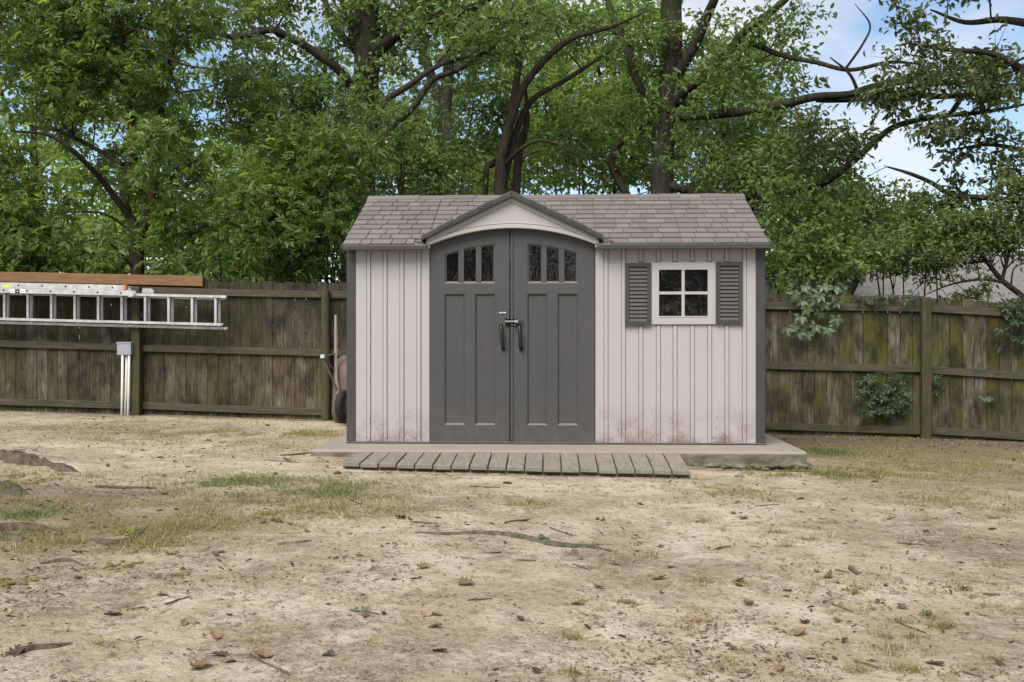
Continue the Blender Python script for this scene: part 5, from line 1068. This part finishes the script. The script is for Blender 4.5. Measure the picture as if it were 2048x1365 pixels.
for i, (px, py) in enumerate(spots):
    g = G(px, py); 
    if abs(g[0] - .45) < 2.1 and g[1] > 9.0 and g[1] < 12.8: continue
    if py > 900 and py < 945 and 690 < px < 1380: g = g + np.array([0, 0, .06])
    o = link('fallen_leaf', random.choice(DRY), None, tuple(g + np.array([0, 0, .004])), (random.uniform(-.35, .35), random.uniform(-.35, .35), random.uniform(0, 6.28))); o.scale = [random.uniform(.35, .75)] * 3
    vv = DVAR[o.data.name]; tone = 'dark brown' if vv < .33 else 'brown' if vv < .7 else 'pale tan'; pl = near_what(g) if not (900 < py < 945 and 690 < px < 1380) else 'on the ramp boards'
    tag(o, tone + ' curled dry leaf ' + pl, 'leaf', tone + ' leaves ' + pl)
for k in range(9):
    sd_ = -1 if k < 5 else 1; lx0 = (gle[0] - .03 if sd_ < 0 else gre[0] + .03) + random.uniform(-.05, .05); ly0 = EY + random.uniform(.0, .07); P = SR + SX * lx0 + SY * ly0; P[2] = rzy(ly0) + .022
    o = link('fallen_leaf', random.choice(DRY), None, tuple(P), (slope, random.uniform(-.3, .3), random.uniform(0, 6))); o.scale = [random.uniform(.3, .55)] * 3; tag(o, 'small dry leaf scrap caught on the shed roof at the gable\'s ' + ('plain wall side' if sd_ < 0 else 'window side'), 'leaf', 'leaf scraps on the roof, ' + ('plain wall side' if sd_ < 0 else 'window side'))
g = G(1085, 1086); gl = np_mesh('green_leaf', np.array([(-.04, 0, .0), (-.015, -.017, .012), (.015, -.015, .012), (.045, 0, .0), (.015, .018, .014), (-.015, .017, .02)]), np.array([(0, 1, 2, 3), (0, 3, 4, 5)]), M['vine'], {'var': [1.] * 6}); tag(link('green_leaf', gl, None, tuple(g + np.array([0, 0, .022])), (.3, .2, .8)), 'fresh green leaf lying on the surface root', 'leaf')


def inside_built(X, Y):
    lx_ = (X - SR[0]) * SX[0] + (Y - SR[1]) * SX[1]; ly_ = (X - SR[0]) * SY[0] + (Y - SR[1]) * SY[1]
    a = (lx_ > sx0 - .02) & (lx_ < sx1 + .02) & (ly_ > -.6) & (ly_ < 2.7); b_ = (X > -1.40) & (X < 1.46) & (Y > 8.42) & (Y < 9.3); return a | b_
n = 95000; Y = 2.6 * (14.0 / 2.6) ** RNG.random(n); X = (RNG.random(n) - .5) * 1.06 * Y
dens = .16 + .95 * smooth(.45, .78, vn2(X, Y, 1.1, 2) + .5) * smooth(.3, .7, vn2(X, Y, 5.5, 12) + .5) + .9 * np.clip(dirt_shade_mask(X, Y), 0, 1) + .6 * (vn2(X, Y, 4.2, 9)) + .15 * smooth(8, 11, Y); keep = (RNG.random(n) < np.clip(dens - .12, .03, 1.4) * .6) & ~inside_built(X, Y)
X, Y = X[keep], Y[keep]; n = len(X); Z = gz(X, Y) + .003
ang = RNG.random(n) * 6.283; d_ = np.stack([np.cos(ang), np.sin(ang), RNG.normal(0, .25, n)], 1); nr = unit(n) * .28 + np.array([0, 0, 1.]); sz = RNG.lognormal(math.log(.0078), .6, n) * (1 + .07 * Y)
V, F = leaf_geo(np.stack([X, Y, Z], 1), d_, nr, np.clip(sz, .004, .05), .34, .5, -.1)
tag(link('leaf_litter', np_mesh('leaf_litter', V, F, M['litter'], {'var': np.repeat(np.clip(RNG.beta(1.2, 1.5, n), 0, 1), 6)})), 'small crumbs of dead leaf and bark scattered over the sand', 'litter', kind='stuff')
# fine gravel
n = 6000; Y = 2.6 * (13.5 / 2.6) ** RNG.random(n); X = (RNG.random(n) - .5) * 1.06 * Y; k = ~inside_built(X, Y); X, Y = X[k], Y[k]; n = len(X); Z = gz(X, Y); r_ = RNG.lognormal(math.log(.0045), .5, n) * (1 + .05 * Y)
oc = np.array([(1, 0, 0), (-1, 0, 0), (0, 1, 0), (0, -1, 0), (0, 0, .7), (0, 0, -.7)]); of = np.array([(0, 2, 4), (2, 1, 4), (1, 3, 4), (3, 0, 4), (2, 0, 5), (1, 2, 5), (3, 1, 5), (0, 3, 5)])
V = (oc[None] * r_[:, None, None] * RNG.uniform(.6, 1.4, (n, 6, 1)) + np.stack([X, Y, Z], 1)[:, None]).reshape(-1, 3); F = (of[None] + (np.arange(n) * 6)[:, None, None]).reshape(-1, 3)
tag(link('gravel', np_mesh('gravel', V, F, M['stone'])), 'fine gravel grains scattered over the sand', 'gravel', kind='stuff')
# grass
GX, GY_, GH, GV = [], [], [], []
def patch(px, py, rx, ry, n, h, v, vs=.16):
    c = G(px, py); n = int(n * 1.7) if n > 500 else n; x = c[0] + RNG.normal(0, rx * .6, n); y = c[1] + RNG.normal(0, ry * .6, n); k = RNG.random(len(x)) < smooth(-.3, .25, vn2(x, y, 4.5, 4) + .5 * vn2(x, y, 13, 6)) * .85; x, y = x[k], y[k]; GX.append(x); GY_.append(y); GH.append(h * RNG.uniform(.5, 1.3, len(x))); GV.append(np.clip(RNG.normal(v, vs, len(x)), 0, 1))
for a in ((480, 965, .62, .32, 2600, .045, .28), (600, 985, .75, .45, 4200, .05, .36), (720, 1020, .5, .3, 1600, .04, .55), (520, 1025, .55, .25, 1500, .05, .5), (40, 1030, .3, .15, 900, .05, .2), (170, 1065, .45, .2, 1400, .055, .45), (250, 1085, .35, .2, 1200, .065, .62), (120, 1090, .4, .2, 900, .06, .65), (330, 1060, .4, .25, 900, .05, .6), (420, 1050, .4, .3, 900, .05, .65),
          (1600, 945, .55, .35, 3000, .05, .38), (1700, 950, .5, .4, 2200, .05, .5), (1660, 905, .25, .3, 1200, .06, .25), (1560, 950, .4, .2, 1200, .05, .45), (1480, 985, .4, .3, 700, .04, .7), (1850, 935, .8, .9, 3600, .04, .62), (1960, 1000, .7, .6, 2200, .045, .66), (1760, 905, .7, .6, 2200, .04, .5), (1980, 925, .8, .8, 2600, .04, .55), (1780, 880, .5, .3, 700, .05, .4), (1950, 890, .6, .3, 500, .05, .6),
          (270, 862, 1.4, .6, 2200, .045, .5), (480, 870, 1.0, .5, 2000, .045, .55), (620, 868, .5, .4, 1300, .05, .45), (100, 855, .8, .5, 700, .04, .6), (220, 880, .6, .3, 600, .05, .6),
          (1050, 1010, .18, .1, 300, .06, .65), (810, 985, .2, .12, 260, .05, .4), (1000, 995, .25, .12, 300, .04, .5), (1230, 1040, .1, .08, 90, .04, .5)): patch(*a)
for a in ((60, 955, .45, .12, 700, .05, .55), (120, 948, .25, .1, 500, .05, .5), (60, 1003, .4, .1, 700, .05, .6)): patch(*a)
for i in range(150):     # small separate tufts, mostly to the right and front
    px = RNG.uniform(0, 2048) if i % 3 == 0 else RNG.uniform(1150, 2048); py = RNG.uniform(930, 1365); patch(px, py, .035, .03, int(RNG.integers(16, 60)), RNG.uniform(.03, .065), RNG.choice([.55, .7, .8, .42]), .16)
for px, py in ((1410, 1045), (1555, 1065), (1930, 1115), (1990, 1130), (1950, 1210), (1770, 1310), (1810, 1345), (1720, 1345), (1360, 1300), (1775, 1300), (1760, 1275), (1990, 1320), (1880, 1255), (1610, 1330), (200, 1290), (2000, 1050), (1480, 1345)): patch(px, py, .05, .04, 80, .055, .6, .2)
n0 = 42000; y = 2.6 * (13.5 / 2.6) ** RNG.random(n0); x = (RNG.random(n0) - .5) * 1.06 * y; k = RNG.random(n0) < smooth(-.05, .4, vn2(x, y, 1.7, 21) + .6 * vn2(x, y, 6, 23)) ; GX.append(x[k]); GY_.append(y[k]); GH.append(RNG.uniform(.012, .035, k.sum())); GV.append(np.clip(RNG.normal(.74, .17, k.sum()), 0, 1))
GX, GY_, GH, GV = map(np.concatenate, (GX, GY_, GH, GV)); k = ~inside_built(GX, GY_) & (GY_ > 2.2); GX, GY_, GH, GV = GX[k], GY_[k], GH[k], GV[k]; n = len(GX)
base = np.stack([GX, GY_, gz(GX, GY_) - .003], 1); a = RNG.random(n) * 6.283; ln = RNG.uniform(.3, 2.2, n) * np.where(GH < .035, 2.6, 1.0); dv = np.stack([np.cos(a) * ln, np.sin(a) * ln, np.ones(n)], 1); dv /= np.linalg.norm(dv, axis=1)[:, None]; s = np.stack([-np.sin(a), np.cos(a), 0 * a], 1)
wv = (.0010 + .00016 * GY_)[:, None]; Hh = GH[:, None]; mid = base + dv * Hh * .55; tip = mid + (dv * np.array([1.5, 1.5, .5])) * Hh * .5
V = np.stack([base - s * wv, base + s * wv, mid + s * wv * .8, mid - s * wv * .8, tip + s * wv * .1, tip - s * wv * .1], 1).reshape(-1, 3); i6 = (np.arange(n) * 6)[:, None]
F = np.concatenate([i6 + np.array([[0, 1, 2, 3]]), i6 + np.array([[3, 2, 4, 5]])], 1).reshape(-1, 4)
tag(link('grass', np_mesh('grass', V, F, M['grass'], {'var': np.repeat(GV, 6)})), 'thin patchy grass growing through the sand', 'grass', kind='stuff')
print('leaves', make_tree.n, 'grass', n, 'objects', len(bpy.data.objects))
